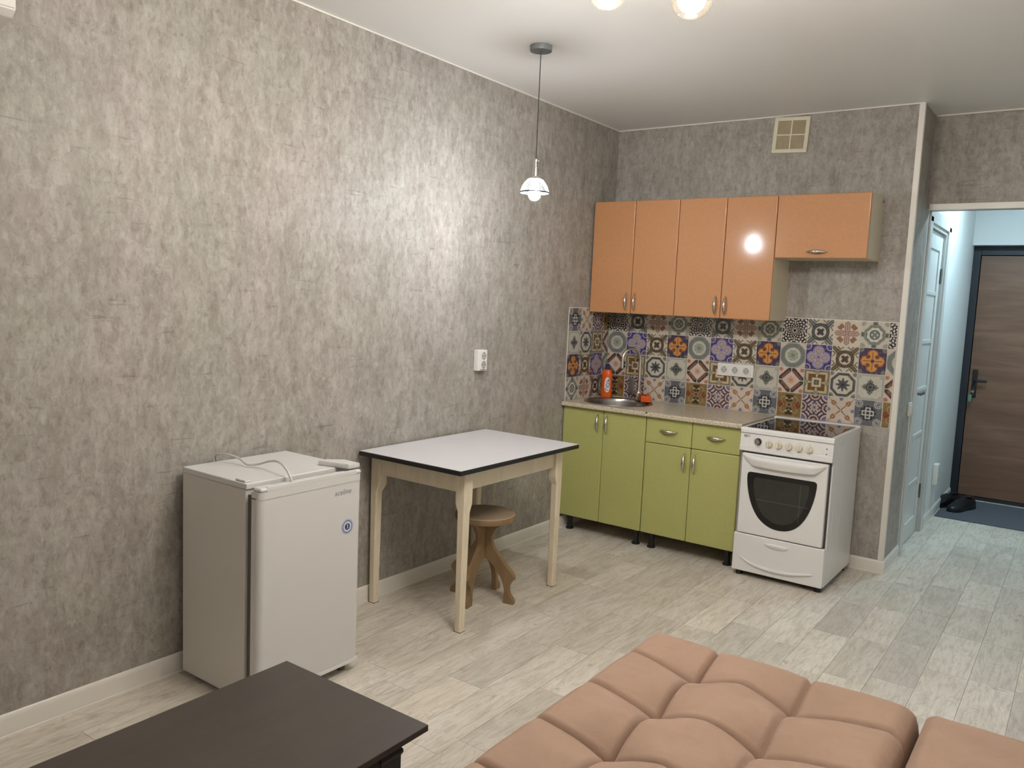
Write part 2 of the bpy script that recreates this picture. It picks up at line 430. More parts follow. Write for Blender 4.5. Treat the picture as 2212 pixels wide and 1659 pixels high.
for k in range(-13, 9):
    x0, x1 = 2.128 + k * PW, 2.128 + (k + 1) * PW
    x0c, x1c = max(x0, .0), min(x1, RX)
    if x1c - x0c < .01: continue
    off = offs.get(k, random.uniform(-.5, 0)); per = .487
    ymax = 0 if x1c < WX + .01 else (HB + .05 if x1c < HR + .02 else LY)
    n0 = math.floor((-4.75 - off) / per); y = off + n0 * per
    while y < ymax:
        y2 = y + per; ov = None
        for (kk, yy), t in fixed.items():
            if kk == k and y <= yy < y2: ov = t
        if ov is None and random.random() < .25 and y2 < ymax and not any(kk == k and y2 <= yy < y2 + per for kk, yy in fixed): y2 += per
        ye = min(y2, ymax)
        wd, ln = x1c - x0c, ye - y
        if ln > .02:
            key = (round(wd, 3), round(ln, 3))
            if key not in meshes:
                bm = bm_new(); g = .0006
                box(bm, -wd / 2 + g, wd / 2 - g, -ln / 2 + g, ln / 2 - g, -.0036, 0)
                me = bpy.data.meshes.new('plank'); bm.to_mesh(me); bm.free(); me.materials.append(M_PLANK); meshes[key] = me
            o = bpy.data.objects.new('plank', meshes[key]); C.objects.link(o); o.parent = floor
            o.location = ((x0c + x1c) / 2, (y + ye) / 2, 0)
            o.color = plank_color(ov if ov else random.choice((.97, 1.0, .93, 1.04, .98, .90, 1.0)))
            nplank += 1
        y = y2
bm = bm_new()
for k in range(-13, 9):                      # the boards beneath and behind the camera, joined
    x0, x1 = max(2.128 + k * PW, 0), min(2.128 + (k + 1) * PW, RX)
    if x1 - x0 < .01: continue
    y = -4.75 - .05 * (k % 5)
    y = offs.get(k, -.3); y = y + math.floor((-4.75 - y) / .487) * .487 - .001
    while y > FY:
        box(bm, x0 + .0006, x1 - .0006, max(y - .486, FY), y, -.0036, 0); y -= .487
o = obj('plank_rows', bm, M_PLANK, floor); o['kind'] = 'stuff'; o.color = (1, 1, .99, 1)

# trims and baseboards
def baseboard(name, p0, p1, nrm, h=.0775, t=.014):
    p0, p1, nrm = Vector(p0 + (0,)), Vector(p1 + (0,)), Vector(nrm + (0,)); bm = bm_new()
    prof = [(0, 0), (t, 0), (t, .006), (t - .003, .008), (t - .003, h - .016), (t - .006, h - .004), (t - .010, h), (0, h)]
    A = [bm.verts.new(p0 + nrm * a + Vector((0, 0, b))) for a, b in prof]; B = [bm.verts.new(p1 + nrm * a + Vector((0, 0, b))) for a, b in prof]
    fs = [bm.faces.new(A), bm.faces.new(B[::-1])]
    for i in range(len(prof)): j = (i + 1) % len(prof); fs.append(bm.faces.new((A[i], B[i], B[j], A[j])))
    bmesh.ops.recalc_face_normals(bm, faces=fs); return struct(name, bm, M_TRIM)
baseboard('baseboard_left', (.0002, FY), (.0002, -.002), (1, 0))
baseboard('baseboard_back', (.015, -.0002), (WX + .014, -.0002), (0, -1))
baseboard('baseboard_passage', (WX + .0002, 0), (WX + .0002, .425), (1, 0))
baseboard('baseboard_corridor', (WX + .0002, 1.30), (WX + .0002, HB - .03), (1, 0))
baseboard('baseboard_right', (RX - .0002, FY), (RX - .0002, LY), (-1, 0))
bm = bm_new(); box(bm, WX - .026, WX + .002, -.004, 0, .078, H, .0008, 1); box(bm, WX, WX + .004, -.004, .024, .078, H, .0008, 1); struct('trim_1', bm, M_TRIM)
bm = bm_new(); box(bm, WX + .012, HR, LY - .005, LY, LZ - .002, LZ + .030, .001, 1); box(bm, WX + .0005, HR, LY - .005, LY + .03, LZ - .005, LZ, .001, 1); struct('trim_2', bm, M_TRIM)
bm = bm_new(); box(bm, 0, WX, -.006, 0, H - .007, H, .001, 1); struct('trim_3', bm, M_TRIM)
bm = bm_new(); box(bm, .0, .006, FY, -.006, H - .007, H, .001, 1); struct('trim_4', bm, M_TRIM)
bm = bm_new(); box(bm, WX + .005, RX, LY - .006, LY, H - .007, H, .001, 1); struct('trim_5', bm, M_TRIM)

# white interior door in the corridor
d1 = sroot('door_1', (WX, DY0, 0))
bm = bm_new(); T = .012
box(bm, 0, T, -.085, .004, 0, DZ + .03, .003); box(bm, 0, T, DY1 - DY0 - .004, DY1 - DY0 + .085, 0, DZ + .03, .003)
box(bm, 0, T, -.0845, DY1 - DY0 + .0845, DZ - .004, DZ + .075, .003); obj('casing', bm, M_WDOOR, d1)
LP = -.018
bm = bm_new(); box(bm, -.115, 0, 0, .025, 0, DZ); box(bm, -.115, 0, DY1 - DY0 - .025, DY1 - DY0, 0, DZ); box(bm, -.115, 0, .025, DY1 - DY0 - .025, DZ - .025, DZ); obj('jamb', bm, M_WDOOR, d1)
y0, y1 = .028, DY1 - DY0 - .028
leaf = bm_new(); box(leaf, LP - .034, LP - .008, y0 + .05, y1 - .05, .10, 1.95)
box(leaf, LP - .04, LP, y0, y0 + .09, .006, DZ - .03, .002); box(leaf, LP - .04, LP, y1 - .09, y1, .006, DZ - .03, .002)
box(leaf, LP - .0395, LP - .0005, y0 + .09, y1 - .09, .006, .13, .002); box(leaf, LP - .0395, LP - .0005, y0 + .09, y1 - .09, 1.92, DZ - .03, .002)
leafo = obj('door_leaf', leaf, M_WDOOR, d1)
for z in (.385, .71, 1.015, 1.325, 1.64):
    bx('rail', M_WDOOR, leafo, (LP - .034, LP - .002, y0 + .09, y1 - .09, z - .012, z + .012), .002)
bm = bm_new(); lathe(bm, [(.024, 0), (.024, .008)], 16, (LP, y0 + .045, 1.005), 'x'); lathe(bm, [(.008, .008), (.008, .04)], 12, (LP, y0 + .045, 1.005), 'x')
box(bm, LP + .032, LP + .046, y0 + .035, y0 + .16, .995, 1.015, .005); obj('door_handle', bm, M_BRONZE, leafo)
bm = bm_new(); lathe(bm, [(.022, 0), (.022, .007)], 16, (LP, y0 + .045, .93), 'x'); box(bm, LP + .007, LP + .018, y0 + .042, y0 + .048, .918, .942, .002); obj('lock_turn', bm, M_BRONZE, leafo)
for z in (.29, 1.76):
    bm = bm_new(); lathe(bm, [(.007, -.05), (.007, .05)], 10, (LP + .004, y1 + .006, z)); box(bm, LP + .001, LP + .0025, y1 - .02, y1, z - .045, z + .045); obj('hinge', bm, M_BRONZE, d1)

# entrance door
d2 = sroot('door_2', (WX, HB, 0))
DW = .96
bm = bm_new(); box(bm, .001, .055, -.02, .055, .0, 2.07, .003); box(bm, DW - .055, DW - .001, -.02, .055, .0, 2.07, .003); box(bm, .055, DW - .055, -.02, .055, 2.0, 2.07, .003)
box(bm, .055, DW - .055, -.01, .055, .0, .028, .003); obj('frame', bm, M_DOORFR, d2)
lf = obj('door_leaf', (lambda b: (box(b, .060, DW - .060, -.016, .05, .033, 1.995, .003), b)[1])(bm_new()), M_DOORWOOD, d2)
bm = bm_new(); box(bm, .082, .118, -.024, -.0162, .845, 1.075, .006); obj('lock_plate', bm, M_BLACK, lf)
bm = bm_new(); lathe(bm, [(.011, -.045), (.011, .0)], 12, (.100, -.023, .985), 'y'); box(bm, .095, .190, -.068, -.052, .975, .996, .006); obj('door_handle', bm, M_BLACK, lf)
bm = bm_new(); lathe(bm, [(.009, -.008), (.009, 0)], 12, (.100, -.024, .90), 'y'); obj('lock_cylinder', bm, M_KEY, lf)
kr = thing('key_ring', 'keys with a pale green fob hanging from the lock of the brown entrance door', 'keys', (WX + .098, HB - .036, .90))
bm = bm_new(); lathe(bm, [(.002, -.028), (.002, .0)], 8, (0, -.001, 0), 'y'); lathe(bm, [(.011, -.036), (.011, -.033)], 14, (0, 0, -.002), 'y'); obj('key', bm, M_KEY, kr)
bm = bm_new(); tube(bm, [(.013 * math.cos(a) - .006, -.035, -.018 + .013 * math.sin(a)) for a in [i * PI / 8 for i in range(17)]], .0016, 6); obj('ring', bm, M_KEY, kr)
bm = bm_new(); box(bm, -.026, -.002, -.040, -.033, -.085, -.030, .004); obj('fob', bm, M_FOB, kr)

# corridor light fitting (above the corridor, behind the lintel)
hl = thing('corridor_lamp', 'round flat ceiling lamp of the corridor, hidden behind the lintel', 'lamp', (2.28, 1.30, HCZ))
bm = bm_new(); lathe(bm, [(.13, -.03), (.135, -.02), (.135, 0)], 32); obj('lamp_base', bm, M_SOCKET, hl)
bm = bm_new(); lathe(bm, [(.10, -.036), (.11, -.031)], 32); obj('diffuser', bm, M_HALL_L, hl)

# ------------------------------------------------------------------ patterned tile splashback
def tile_mat(key, fn):
    m, b = new_mat('tile_' + key, .22, spec=.5)
    x, y_, z = xyz(mapping(coords(), (1 / .075,) * 3))
    au, av = ab(x), ab(z); r = hyp(x, z); th = X.m('ARCTAN2', z, x)
    c = fn(dict(u=x, v=z, au=au, av=av, mx=mx_(au, av), mn=mn_(au, av), r=r, th=th, d=au + av))
    n = noise(coords(), 260, 3, .7); n2 = noise(coords(), 90, 3, .6)
    c = mix(ramp(n, .50, .66) * .34, c, srgb(58, 50, 48)); c = mix(ramp(n2, .44, .30) * .2, c, srgb(214, 206, 190)); c = mix(1.0, c, (.88, .87, .87, 1), 'MULTIPLY')
    setc(b, c); b.inputs['Coat Weight'].default_value = .3; return m
CR, DK, GG, LG = srgb(206, 196, 178), srgb(38, 38, 42), srgb(92, 100, 96), srgb(158, 162, 150)
BR, VI, OR, LI, PK = srgb(88, 64, 44), srgb(66, 54, 104), srgb(206, 140, 72), srgb(168, 158, 196), srgb(150, 108, 92)
def tA(p):
    a = cos_(p['th'] * 12.0) * cos_(p['r'] * 24.0); a2 = cos_(p['u'] * 19.0) * cos_(p['v'] * 19.0)
    f = mx_(ins(a - .25, 8), ins(a2 - .55, 8) * ins(p['r'] - .55))
    c = mix(f, DK, srgb(214, 206, 196)); c = mix(ins(.12 - p['r']), c, DK); return mix(ring(p['r'], .16, .03), c, CR)
def tRing(dark, mid):
    def f(p):
        q = hyp(p['mx'] - 1.12, p['mn']); c = mix(ring(ab(p['au'] - p['av']) + ramp(p['r'], .5, 1.3) * .1, .18, .10) * ins(p['r'] - .52), CR, dark)
        c = mix(ins(.12 - ab(p['au'] - p['av'])) * ins(p['r'] - .5), c, mid)
        c = mix(ring(q, .56, .03), c, mid); c = mix(ring(hyp(p['mx'] - 1.0, p['mn'] - .38), .2, .03), c, dark)
        c = mix(ring(p['r'], .56, .13), c, dark); c = mix(ring(p['r'], .56, .02), c, mid)
        c = mix(ins(.43 - p['r']), c, CR)
        return mix(ins(.28 + cos_(p['th'] * 4.0 + PI) * .07 + cos_(p['th'] * 12.0) * .04 - p['r']), c, dark)
    return f
def tC(p):
    hexd = mn_(mn_(.19 - p['mn'], .93 - p['mx'] - p['mn'] * .8), p['mx'] - .04 - p['mn'] * .4)
    c = mix(ins(.20 - hyp(p['mx'] - .50, p['mn'] - .48) + cos_(p['th'] * 12.0) * .05), srgb(212, 200, 182), srgb(140, 100, 78))
    c = mix(ins(hexd), c, srgb(112, 76, 70)); c = mix(ins(hexd - .05), c, srgb(190, 156, 142)); c = mix(ins(hexd - .10), c, PK); return mix(ring(hexd, .13, .015), c, CR)
def tD(p):
    c = mix(ins(.17 - p['mn']) * ins(p['mx'] - .66), CR, GG); rr = p['r'] + cos_(p['th'] * 8.0) * .035
    c = mix(ins(.16 - hyp(p['mx'] - .86, p['mn'] - .80)), c, LG)
    c = mix(ring(rr, .68, .10), c, srgb(128, 138, 132)); c = mix(ring(rr, .60, .03), c, GG); c = mix(ins(.50 - rr), c, srgb(214, 208, 194))
    c = mix(ins(.37 - p['r']), c, srgb(112, 126, 122)); c = mix(ins(.07 - hyp(p['mx'] - .2, p['mn'])), c, CR); return mix(ring(p['r'], .33, .02), c, DK)
def tE(p):
    c = mix(ins(1.42 - p['d']), CR, srgb(144, 147, 140)); c = mix(ring(p['r'], .80, .15), c, srgb(116, 121, 118))
    c = mix(ins(.66 - p['r']), c, srgb(176, 178, 164)); s = ring(p['r'] + cos_(p['th'] * 16.0) * .05, .52, .03)
    c = mix(s, c, srgb(220, 216, 200)); c = mix(ring(p['r'] + cos_(p['th'] * 8.0) * .08, .3, .03), c, srgb(108, 120, 106))
    c = mix(ins(cos_(p['th'] * 8.0) * .12 + .14 - p['r']), c, srgb(92, 104, 92)); return mix(ring(p['r'], .65, .015), c, srgb(90, 100, 96))
def quat(p, a, s): return mx_(s - hyp(p['mx'] - a, p['mn']), s * 1.05 - p['d'] * .72)
def tF(p):
    q = quat(p, .48, .30); co = hyp(p['au'] - .86, p['av'] - .86)
    c = mix(ring(co, .27, .045), VI, LI); c = mix(ins(.10 - co), c, srgb(110, 104, 160))
    c = mix(ins(q + .13), c, LI); c = mix(ins(q + .07), c, srgb(104, 96, 158)); c = mix(ins(q + .02), c, srgb(206, 196, 214)); c = mix(ins(q - .03), c, srgb(158, 140, 132))
    c = mix(ins(q - .14), c, srgb(176, 158, 150))
    c = mix(ins(.28 - p['d']), c, srgb(120, 108, 170)); return mix(ring(p['d'], .22, .03), c, CR)
def tH(p):
    q = quat(p, .46, .36); c = mix(ins(.2 - hyp(p['au'] - .85, p['av'] - .85)), srgb(64, 50, 80), srgb(122, 116, 110))
    c = mix(ins(q + .06 + cos_(p['th'] * 16.0) * .03), c, srgb(140, 84, 44)); c = mix(ins(q - .0), c, OR)
    c = mix(ins(q - .1) * ring(X.m('FRACT', p['mx'] * 7.0), .5, .12), c, srgb(224, 170, 96))
    c = mix(ins(.15 - hyp(p['mx'] - .33, p['mn'] - .31)), c, srgb(120, 66, 34)); c = mix(ins(.04 - p['mn']) * ins(.7 - p['mx']), c, srgb(148, 88, 44)); return mix(ins(.13 - p['r']), c, srgb(60, 62, 92))
def tI(p):
    c = mix(ring(p['d'], .98, .24), srgb(212, 194, 182), srgb(70, 50, 42)); c = mix(ring(p['d'], .90, .09), c, srgb(142, 92, 64))
    c = mix(ins(.17 - hyp(p['au'] - .85, p['av'] - .85)), c, srgb(176, 120, 90))
    c = mix(ins(.20 - p['mn']) * ins(p['mx'] - .74), c, srgb(54, 62, 56)); c = mix(ins(.03 - p['mn']) * ins(p['mx'] - .7), c, CR)
    c = mix(ins(.20 + cos_(p['th'] * 8.0) * .12 - p['r']), c, srgb(196, 132, 88)); return c
def tJ(p):
    c = mix(ins(p['mx'] - .84 - ins(.22 - p['mn'], 4) * -.08), srgb(198, 184, 150), srgb(92, 84, 60)); c = mix(ring(p['mx'], .93, .02), c, srgb(176, 164, 130))
    c = mix(ins(.18 - hyp(p['mx'] - .82, p['mn'])), c, srgb(148, 148, 122))
    c = mix(ins(.66 - p['mx']) * ins(p['mn'] - .10 + (.66 - p['mx']) * .25), c, srgb(112, 78, 44)); c = mix(ins(.36 - p['mx']), c, srgb(206, 194, 166))
    c = mix(ins(.20 - p['mx']), c, srgb(98, 86, 66)); return mix(ins(.10 - p['r']), c, srgb(130, 120, 96))
def tK(p):
    o = mx_(p['mx'], p['d'] * .70); c = mix(ring(o, .82, .10), CR, srgb(76, 79, 80))
    c = mix(ring(hyp(p['au'] - .92, p['av'] - .92), .22, .03), c, srgb(96, 100, 96)); c = mix(ins(.13 - hyp(p['au'] - .88, p['av'] - .88)), c, srgb(110, 112, 104))
    c = mix(ins(.42 + cos_(p['th'] * 8.0) * .12 - p['r']), c, srgb(92, 96, 100)); c = mix(ins(.30 + cos_(p['th'] * 8.0) * .10 - p['r']), c, srgb(70, 74, 80)); c = mix(ring(p['r'] - cos_(p['th'] * 8.0) * .1, .24, .02), c, srgb(60, 66, 70)); return mix(ins(.08 - p['r']), c, DK)
def tL(p):
    c = mix(ins(p['mx'] - .88), srgb(200, 196, 182), srgb(176, 176, 164)); c = mix(ring(p['mx'], .87, .015), c, srgb(146, 148, 140))
    c = mix(ins(.13 - hyp(p['au'] - .74, p['av'] - .74) + cos_(p['th'] * 12.0) * .05), c, srgb(168, 168, 154))
    c = mix(ins(.46 + cos_(p['th'] * 4.0) * .12 + cos_(p['th'] * 16.0) * .04 - p['r']), c, srgb(112, 114, 104)); c = mix(ins(.33 + cos_(p['th'] * 8.0) * .05 - p['r']), c, srgb(56, 60, 56))
    c = mix(ring(p['mx'], .16, .02), c, srgb(140, 142, 130)); return c
def tM(p):
    c = mix(ins(.95 - p['mx']), srgb(186, 172, 132), srgb(134, 108, 62)); c = mix(ins(.3 - hyp(p['au'] - .60, p['av'])), c, srgb(122, 62, 30))
    c = mix(ins(.34 - hyp(p['au'], p['av'] - .50) + cos_(p['th'] * 10.0) * .05), c, srgb(54, 40, 26)); c = mix(ins(.08 - hyp(p['au'] - .22, p['av'] - .52)), c, srgb(220, 208, 176))
    c = mix(ring(p['r'] + cos_(p['th'] * 4.0 + PI) * -.22, .62, .05), c, srgb(156, 138, 92)); c = mix(ring(p['r'], .19, .04), c, srgb(150, 128, 84)); return mix(ins(.12 - p['r']), c, BR)
def tN(p):
    co = hyp(p['au'] - 1.0, p['av'] - 1.0); ed = hyp(p['mx'] - 1.0, p['mn']); s1 = cos_(co * 22.0); s2 = cos_(ed * 24.0 + 1.0)
    c = mix(ins(s1 * .1, 12), srgb(206, 186, 178), srgb(66, 54, 72)); c = mix(ins(.52 - ed), c, mix(ins(s2 * .1, 12), srgb(196, 164, 150), srgb(70, 56, 78)))
    c = mix(ins(.30 - co), c, srgb(124, 118, 168)); c = mix(ring(p['r'] + cos_(p['th'] * 8.0) * .06, .34, .05), c, srgb(150, 128, 128))
    c = mix(ins(.28 + cos_(p['th'] * 8.0) * .05 - p['r']), c, srgb(206, 190, 184)); return mix(ins(cos_(p['th'] * 8.0) * .08 + .12 - p['r']), c, srgb(78, 66, 84))
def tO(p):
    dg = ab(p['au'] - p['av']); c = mix(ring(dg + ramp(p['r'], .2, .7) * .03, .02, .035) * ins(p['r'] - .05), srgb(210, 194, 176), srgb(120, 86, 56))
    c = mix(ring(dg - cos_(p['r'] * 5.5 - 4.2) * .22, .0, .035) * ins(p['r'] - .55), c, srgb(142, 108, 72))
    c = mix(ins(.20 - ab(p['mx'] - .56) - ab(p['mn'] - .56)), c, srgb(150, 104, 58)); c = mix(ins(.05 - hyp(p['au'] - .56, p['av'] - .56)), c, CR)
    c = mix(ins(.16 - hyp(p['mx'] - .93, p['mn']) + cos_(p['th'] * 12.0) * .04), c, srgb(120, 130, 162)); return c
def tP(p):
    co = hyp(p['au'] - .70, p['av'] - .70); c = mix(ins(p['r'] - .2), srgb(90, 92, 98), srgb(98, 100, 106))
    c = mix(ins(.30 - co), c, srgb(192, 192, 188)); c = mix(ring(co, .21, .03), c, srgb(96, 98, 104)); c = mix(ins(.12 - co + cos_(p['th'] * 16.0) * .03), c, srgb(110, 112, 116))
    c = mix(ins(.56 + cos_(p['th'] * 12.0) * .05 - p['r']), c, srgb(40, 42, 48)); a, b_ = p['au'], p['av']
    g = mx_(mx_(ring(a, .15, .045) * ins(.43 - b_), ring(b_, .15, .045) * ins(.43 - a)), ring(p['mx'], .40, .045) * ins(.18 - p['mn'])); return mix(g, c, srgb(200, 200, 194))
TM = {k: tile_mat(k.lower(), f) for k, f in dict(A=tA, B=tRing(srgb(60, 63, 64), srgb(112, 115, 112)), C=tC, D=tD, E=tE, F=tF, G=tRing(srgb(74, 60, 42), srgb(112, 96, 70)), H=tH,
                                                  I=tI, J=tJ, K=tK, L=tL, M=tM, N=tN, O=tO, P=tP).items()}
TS, TB = .15, .8455
tmesh = {}
def tile_mesh(key, a, b):                     # clipped to local x in [a, b]
    k = (key, round(a, 4), round(b, 4))
    if k not in tmesh:
        bm = bm_new(); g = .0016
        box(bm, a + g, b - g, -.0025, 0, -.075 + g, .075 - g, .0006, 1)
        me = bpy.data.meshes.new('tile'); bm.to_mesh(me); bm.free(); me.materials.append(TM[key]); tmesh[k] = me
    return tmesh[k]
sp = thing('tile_splashback', 'splashback of patchwork patterned tiles on the back wall above worktop and stove', 'backsplash', (0, -.0005, TB))
XR = 1.846
bx('backing', M_GROUT, sp, (.0045, XR, -.003, 0, -.002, 4 * TS + .003), .0008, 1)
rows_back = ['ABCD', 'EFGH', 'IJKL', 'MNOP']
for r_ in range(4):
    for c_ in range(13):
        a, b = -.075, .075
        if c_ == 0: a = -.069
        if c_ == 12: b = -.075 + (XR - 12 * TS) - .003
        o = bpy.data.objects.new('tile', tile_mesh(rows_back[r_][c_ % 4], a, b)); C.objects.link(o); o.parent = sp
        o.location = (c_ * TS + .075, -.003, (3 - r_) * TS + .075)
sl = thing('tile_splashback', 'short return of patterned tiles on the long left wall beside the sink', 'backsplash', (.0005, 0, TB), R(90))
LW = .535
bx('backing', M_GROUT, sl, (-LW, -.0005, -.003, 0, -.002, 4 * TS + .003), .0008, 1)
rows_left = ['PONM', 'LKJI', 'HGFE', 'DCBA']    # from the free end towards the corner
for r_ in range(4):
    for c_ in range(4):
        a, b = -.075, .075
        if c_ == 3: b = -.075 + (LW - 3 * TS) - .006
        o = bpy.data.objects.new('tile', tile_mesh(rows_left[r_][c_], a, b)); C.objects.link(o); o.parent = sl
        o.location = (-LW + c_ * TS + .077, -.003, (3 - r_) * TS + .075)

# ------------------------------------------------------------------ handles
def handle_mesh(L=.118, out=.024):
    bm = bm_new(); N = 14; pts, rad = [], []
    for i in range(N + 1):
        t = i / N; s = math.sin(PI * t)
        pts.append((0, -out * s ** .8, (t - .5) * L)); rad.append(.0016 + .0088 * s ** .9)
    tube(bm, pts, rad, 10, 1.0)
    for v in bm.verts: v.co.y = v.co.y * (1)
    me = bpy.data.meshes.new('handle'); 
    for f in bm.faces: f.smooth = True
    bm.to_mesh(me); bm.free(); me.materials.append(M_CHROME); return me
HM = handle_mesh()
def handle(parent, x, y, z, horiz=False):
    o = bpy.data.objects.new('handle', HM); C.objects.link(o); o.parent = parent; o.location = (x, y, z)
    if horiz: o.rotation_euler = (0, R(90), 0)
    o['label'] = 'bowed chrome handle'; return o
def cab_door(parent, x0, x1, z0, z1, yf, mat, t=.017, name='door'):
    bm = bm_new(); box(bm, x0 + .0012, x1 - .0012, yf, yf + t, z0, z1, .006, 3); return obj(name, bm, mat, parent)
def carcass(parent, w_, d0, d1, z0, z1, top=True, mat=None, shelf=()):
    t = .016; bm = bm_new()
    box(bm, .0008, t, d0, d1, z0, z1); box(bm, w_ - t, w_ - .0008, d0, d1, z0, z1)
    box(bm, t, w_ - t, d0, d1, z0, z0 + t); 
    if top: box(bm, t, w_ - t, d0, d1, z1 - t, z1)
    box(bm, t, w_ - t, d1 - .005, d1, z0 + t, z1 - t)
    for s in shelf: box(bm, t, w_ - t, d0 + .02, d1 - .005, s, s + t)
    return obj('carcass', bm, mat or M_CARCASS, parent)

# upper cabinets
UD, UB, UT, HBZ, UX = .295, 1.4231, 2.1362, 1.7832, .011
for i in range(2):
    lab = ('orange two-door wall cabinet in the corner above the sink', 'orange two-door wall cabinet in the middle, with the bright lamp reflection')[i]
    t = thing('wall_cabinet', lab, 'cabinet', (UX + i * .6, -.001, UB), group='orange wall cabinets')
    carcass(t, .6, -UD + .018, 0, .001, UT - UB - .001, shelf=(.35,))
    a = cab_door(t, 0, .3, 0, UT - UB, -UD, M_ORANGE); b = cab_door(t, .3, .6, 0, UT - UB, -UD, M_ORANGE)
    handle(a, .3 - .030, -UD, .075); handle(b, .3 + .030, -UD, .075)
t = thing('wall_cabinet', 'low orange wall cabinet with one lift-up door above the stove', 'cabinet', (UX + 1.2, -.001, HBZ), group='orange wall cabinets')
carcass(t, .5, -UD + .018, 0, .001, UT - HBZ - .001)
a = cab_door(t, 0, .5, 0, UT - HBZ, -UD, M_ORANGE); handle(a, .235, -UD, .035, True)
bm = bm_new(); lathe(bm, [(.006, -.012), (.006, 0)], 10, (.503, -.02, UT - HBZ - .02), 'x'); obj('wall_hook', bm, M_BRONZE, t)

# base cabinets
BF, BZ0, BZ1, BW = -.545, .1027, .8165, .2957
def foot(parent, x, y, h):
    bm = bm_new(); lathe(bm, [(.026, 0), (.026, .008), (.018, .014), (.016, .05), (.020, h - .012), (.028, h)], 16, (x, y, 0)); return obj('foot', bm, M_BLACK, parent)
for i in range(2):
    lab = ('olive green sink cabinet with two full-height doors in the corner', 'olive green base cabinet with two drawers above two doors beside the stove')[i]
    x0 = .004 + i * 2 * BW - .012 * (1 - i) + (0 if i else .012)
    W_ = 2 * BW - .001
    t = thing('base_cabinet', lab, 'cabinet', (.0045 + i * 2 * BW, 0, 0), group='green base cabinets')
    carcass(t, W_, BF + .019, -.02, BZ0 + .001, BZ1 - .001, top=(i == 1))
    for fx in (.05, W_ - .055):
        foot(t, fx, BF + .07, BZ0 + .001); foot(t, fx, -.08, BZ0 + .001)
    if i == 0:
        a = cab_door(t, 0, BW, BZ0, BZ1, BF, M_GREEN); b = cab_door(t, BW, 2 * BW - .002, BZ0, BZ1, BF, M_GREEN)
        handle(a, BW - .035, BF, BZ1 - .085); handle(b, BW + .030, BF, BZ1 - .085)
    else:
        zd = .660
        for j in range(2):
            dr = cab_door(t, j * BW, (j + 1) * BW - .001 * j, zd + .001, BZ1, BF, M_GREEN, name='drawer_front'); handle(dr, (j + .5) * BW, BF, (zd + BZ1) / 2 + .004, True)
            dd = cab_door(t, j * BW, (j + 1) * BW - .001 * j, BZ0, zd - .0015, BF, M_GREEN); handle(dd, BW + (-.035, .030)[j], BF, zd - .09)

# worktop with hole for the sink
SX, SY, SR = .262, -.285, .225
WT0, WT1 = .8175, .8452
WXE = 1.1955
bm = bm_new()
def worktop(bm):
    x0, x1, y0, y1 = .004, WXE, -.572, -.004
    N = 48; hole = [(SX + (SR - .022) * math.cos(2 * PI * i / N), SY + (SR - .022) * math.sin(2 * PI * i / N)) for i in range(N)]
    outer = []
    for i in range(N):
        a = 2 * PI * i / N; dx, dy = math.cos(a), math.sin(a); ts = []
        if dx > 1e-6: ts.append((x1 - SX) / dx)
        if dx < -1e-6: ts.append((x0 - SX) / dx)
        if dy > 1e-6: ts.append((y1 - SY) / dy)
        if dy < -1e-6: ts.append((y0 - SY) / dy)
        q = min(ts); outer.append((SX + dx * q, SY + dy * q))
    for cx, cy in ((x0, y0), (x1, y0), (x1, y1), (x0, y1)):
        j = min(range(N), key=lambda i: (outer[i][0] - cx) ** 2 + (outer[i][1] - cy) ** 2); outer[j] = (cx, cy)
    V = [[bm.verts.new((p[0], p[1], z)) for p in ring_] for ring_, z in ((hole, WT1), (outer, WT1), (outer, WT0), (hole, WT0))]
    for a, b in ((0, 1), (1, 2), (2, 3), (3, 0)):
        for i in range(N): bm.faces.new((V[a][i], V[a][(i + 1) % N], V[b][(i + 1) % N], V[b][i]))
    bmesh.ops.recalc_face_normals(bm, faces=bm.faces)
    es = [e for e in bm.edges if all(abs(v.co.y - y0) < 1e-5 for v in e.verts) and abs(e.verts[0].co.z - e.verts[1].co.z) < 1e-6]
    bmesh.ops.bevel(bm, geom=es, offset=.006, segments=3, profile=.5, affect='EDGES')
worktop(bm)
wt = tag(obj('worktop', bm, M_STONE), 'speckled beige stone-look worktop over the green cabinets', 'worktop')
bx('chip', M_BLACK, wt, (.60, .612, -.5735, -.5700, .838, .8454), .001, 1)
bx('scratch', M_DGREY, wt, (1.135, 1.165, -.492, -.486, .8452, .8460), .0003, 1)

# sink
sk = thing('sink', 'round stainless steel inset sink in the worktop corner', 'sink', (SX, SY, WT1))
bm = bm_new()
lathe(bm, [(.018, -.15), (.15, -.148), (.175, -.135), (.188, -.02), (.196, -.001), (.212, .002), (SR - .002, .0045), (SR, .001), (SR - .001, .0003),
           (SR - .026, -.002), (.190, -.022), (.178, -.137), (.152, -.151), (.018, -.153)], 64, cap=False)
obj('basin', bm, M_STEEL, sk)
bm = bm_new(); lathe(bm, [(.001, -.150), (.022, -.149), (.024, -.146), (.0, -.146)][:3], 20, cap=True); obj('drain', bm, M_CHROME, sk)
fc = thing('faucet', 'gooseneck chrome tap with flat lever behind the sink', 'faucet', (.300, -.083, WT1 + .001))
bm = bm_new(); lathe(bm, [(.028, 0), (.028, .006), (.021, .012), (.021, .05), (.018, .058)], 24); obj('tap_body', bm, M_CHROME, fc)
pts = [(0, 0, .05), (0, 0, .16), (0, 0, .27)] + [(-.052 * (1 - math.cos(a)) * .62, -.052 * (1 - math.cos(a)) * 1.25, .27 + .078 * math.sin(a)) for a in [PI * i / 12 for i in range(1, 13)]]
pts += [(-.0645, -.130, .235), (-.0645, -.130, .215)]
bm = bm_new(); tube(bm, pts, .0105, 14); obj('spout', bm, M_CHROME, fc)
bm = bm_new(); tube(bm, [(-.006, -.01, .03), (-.022, -.03, .045)], .009, 12)
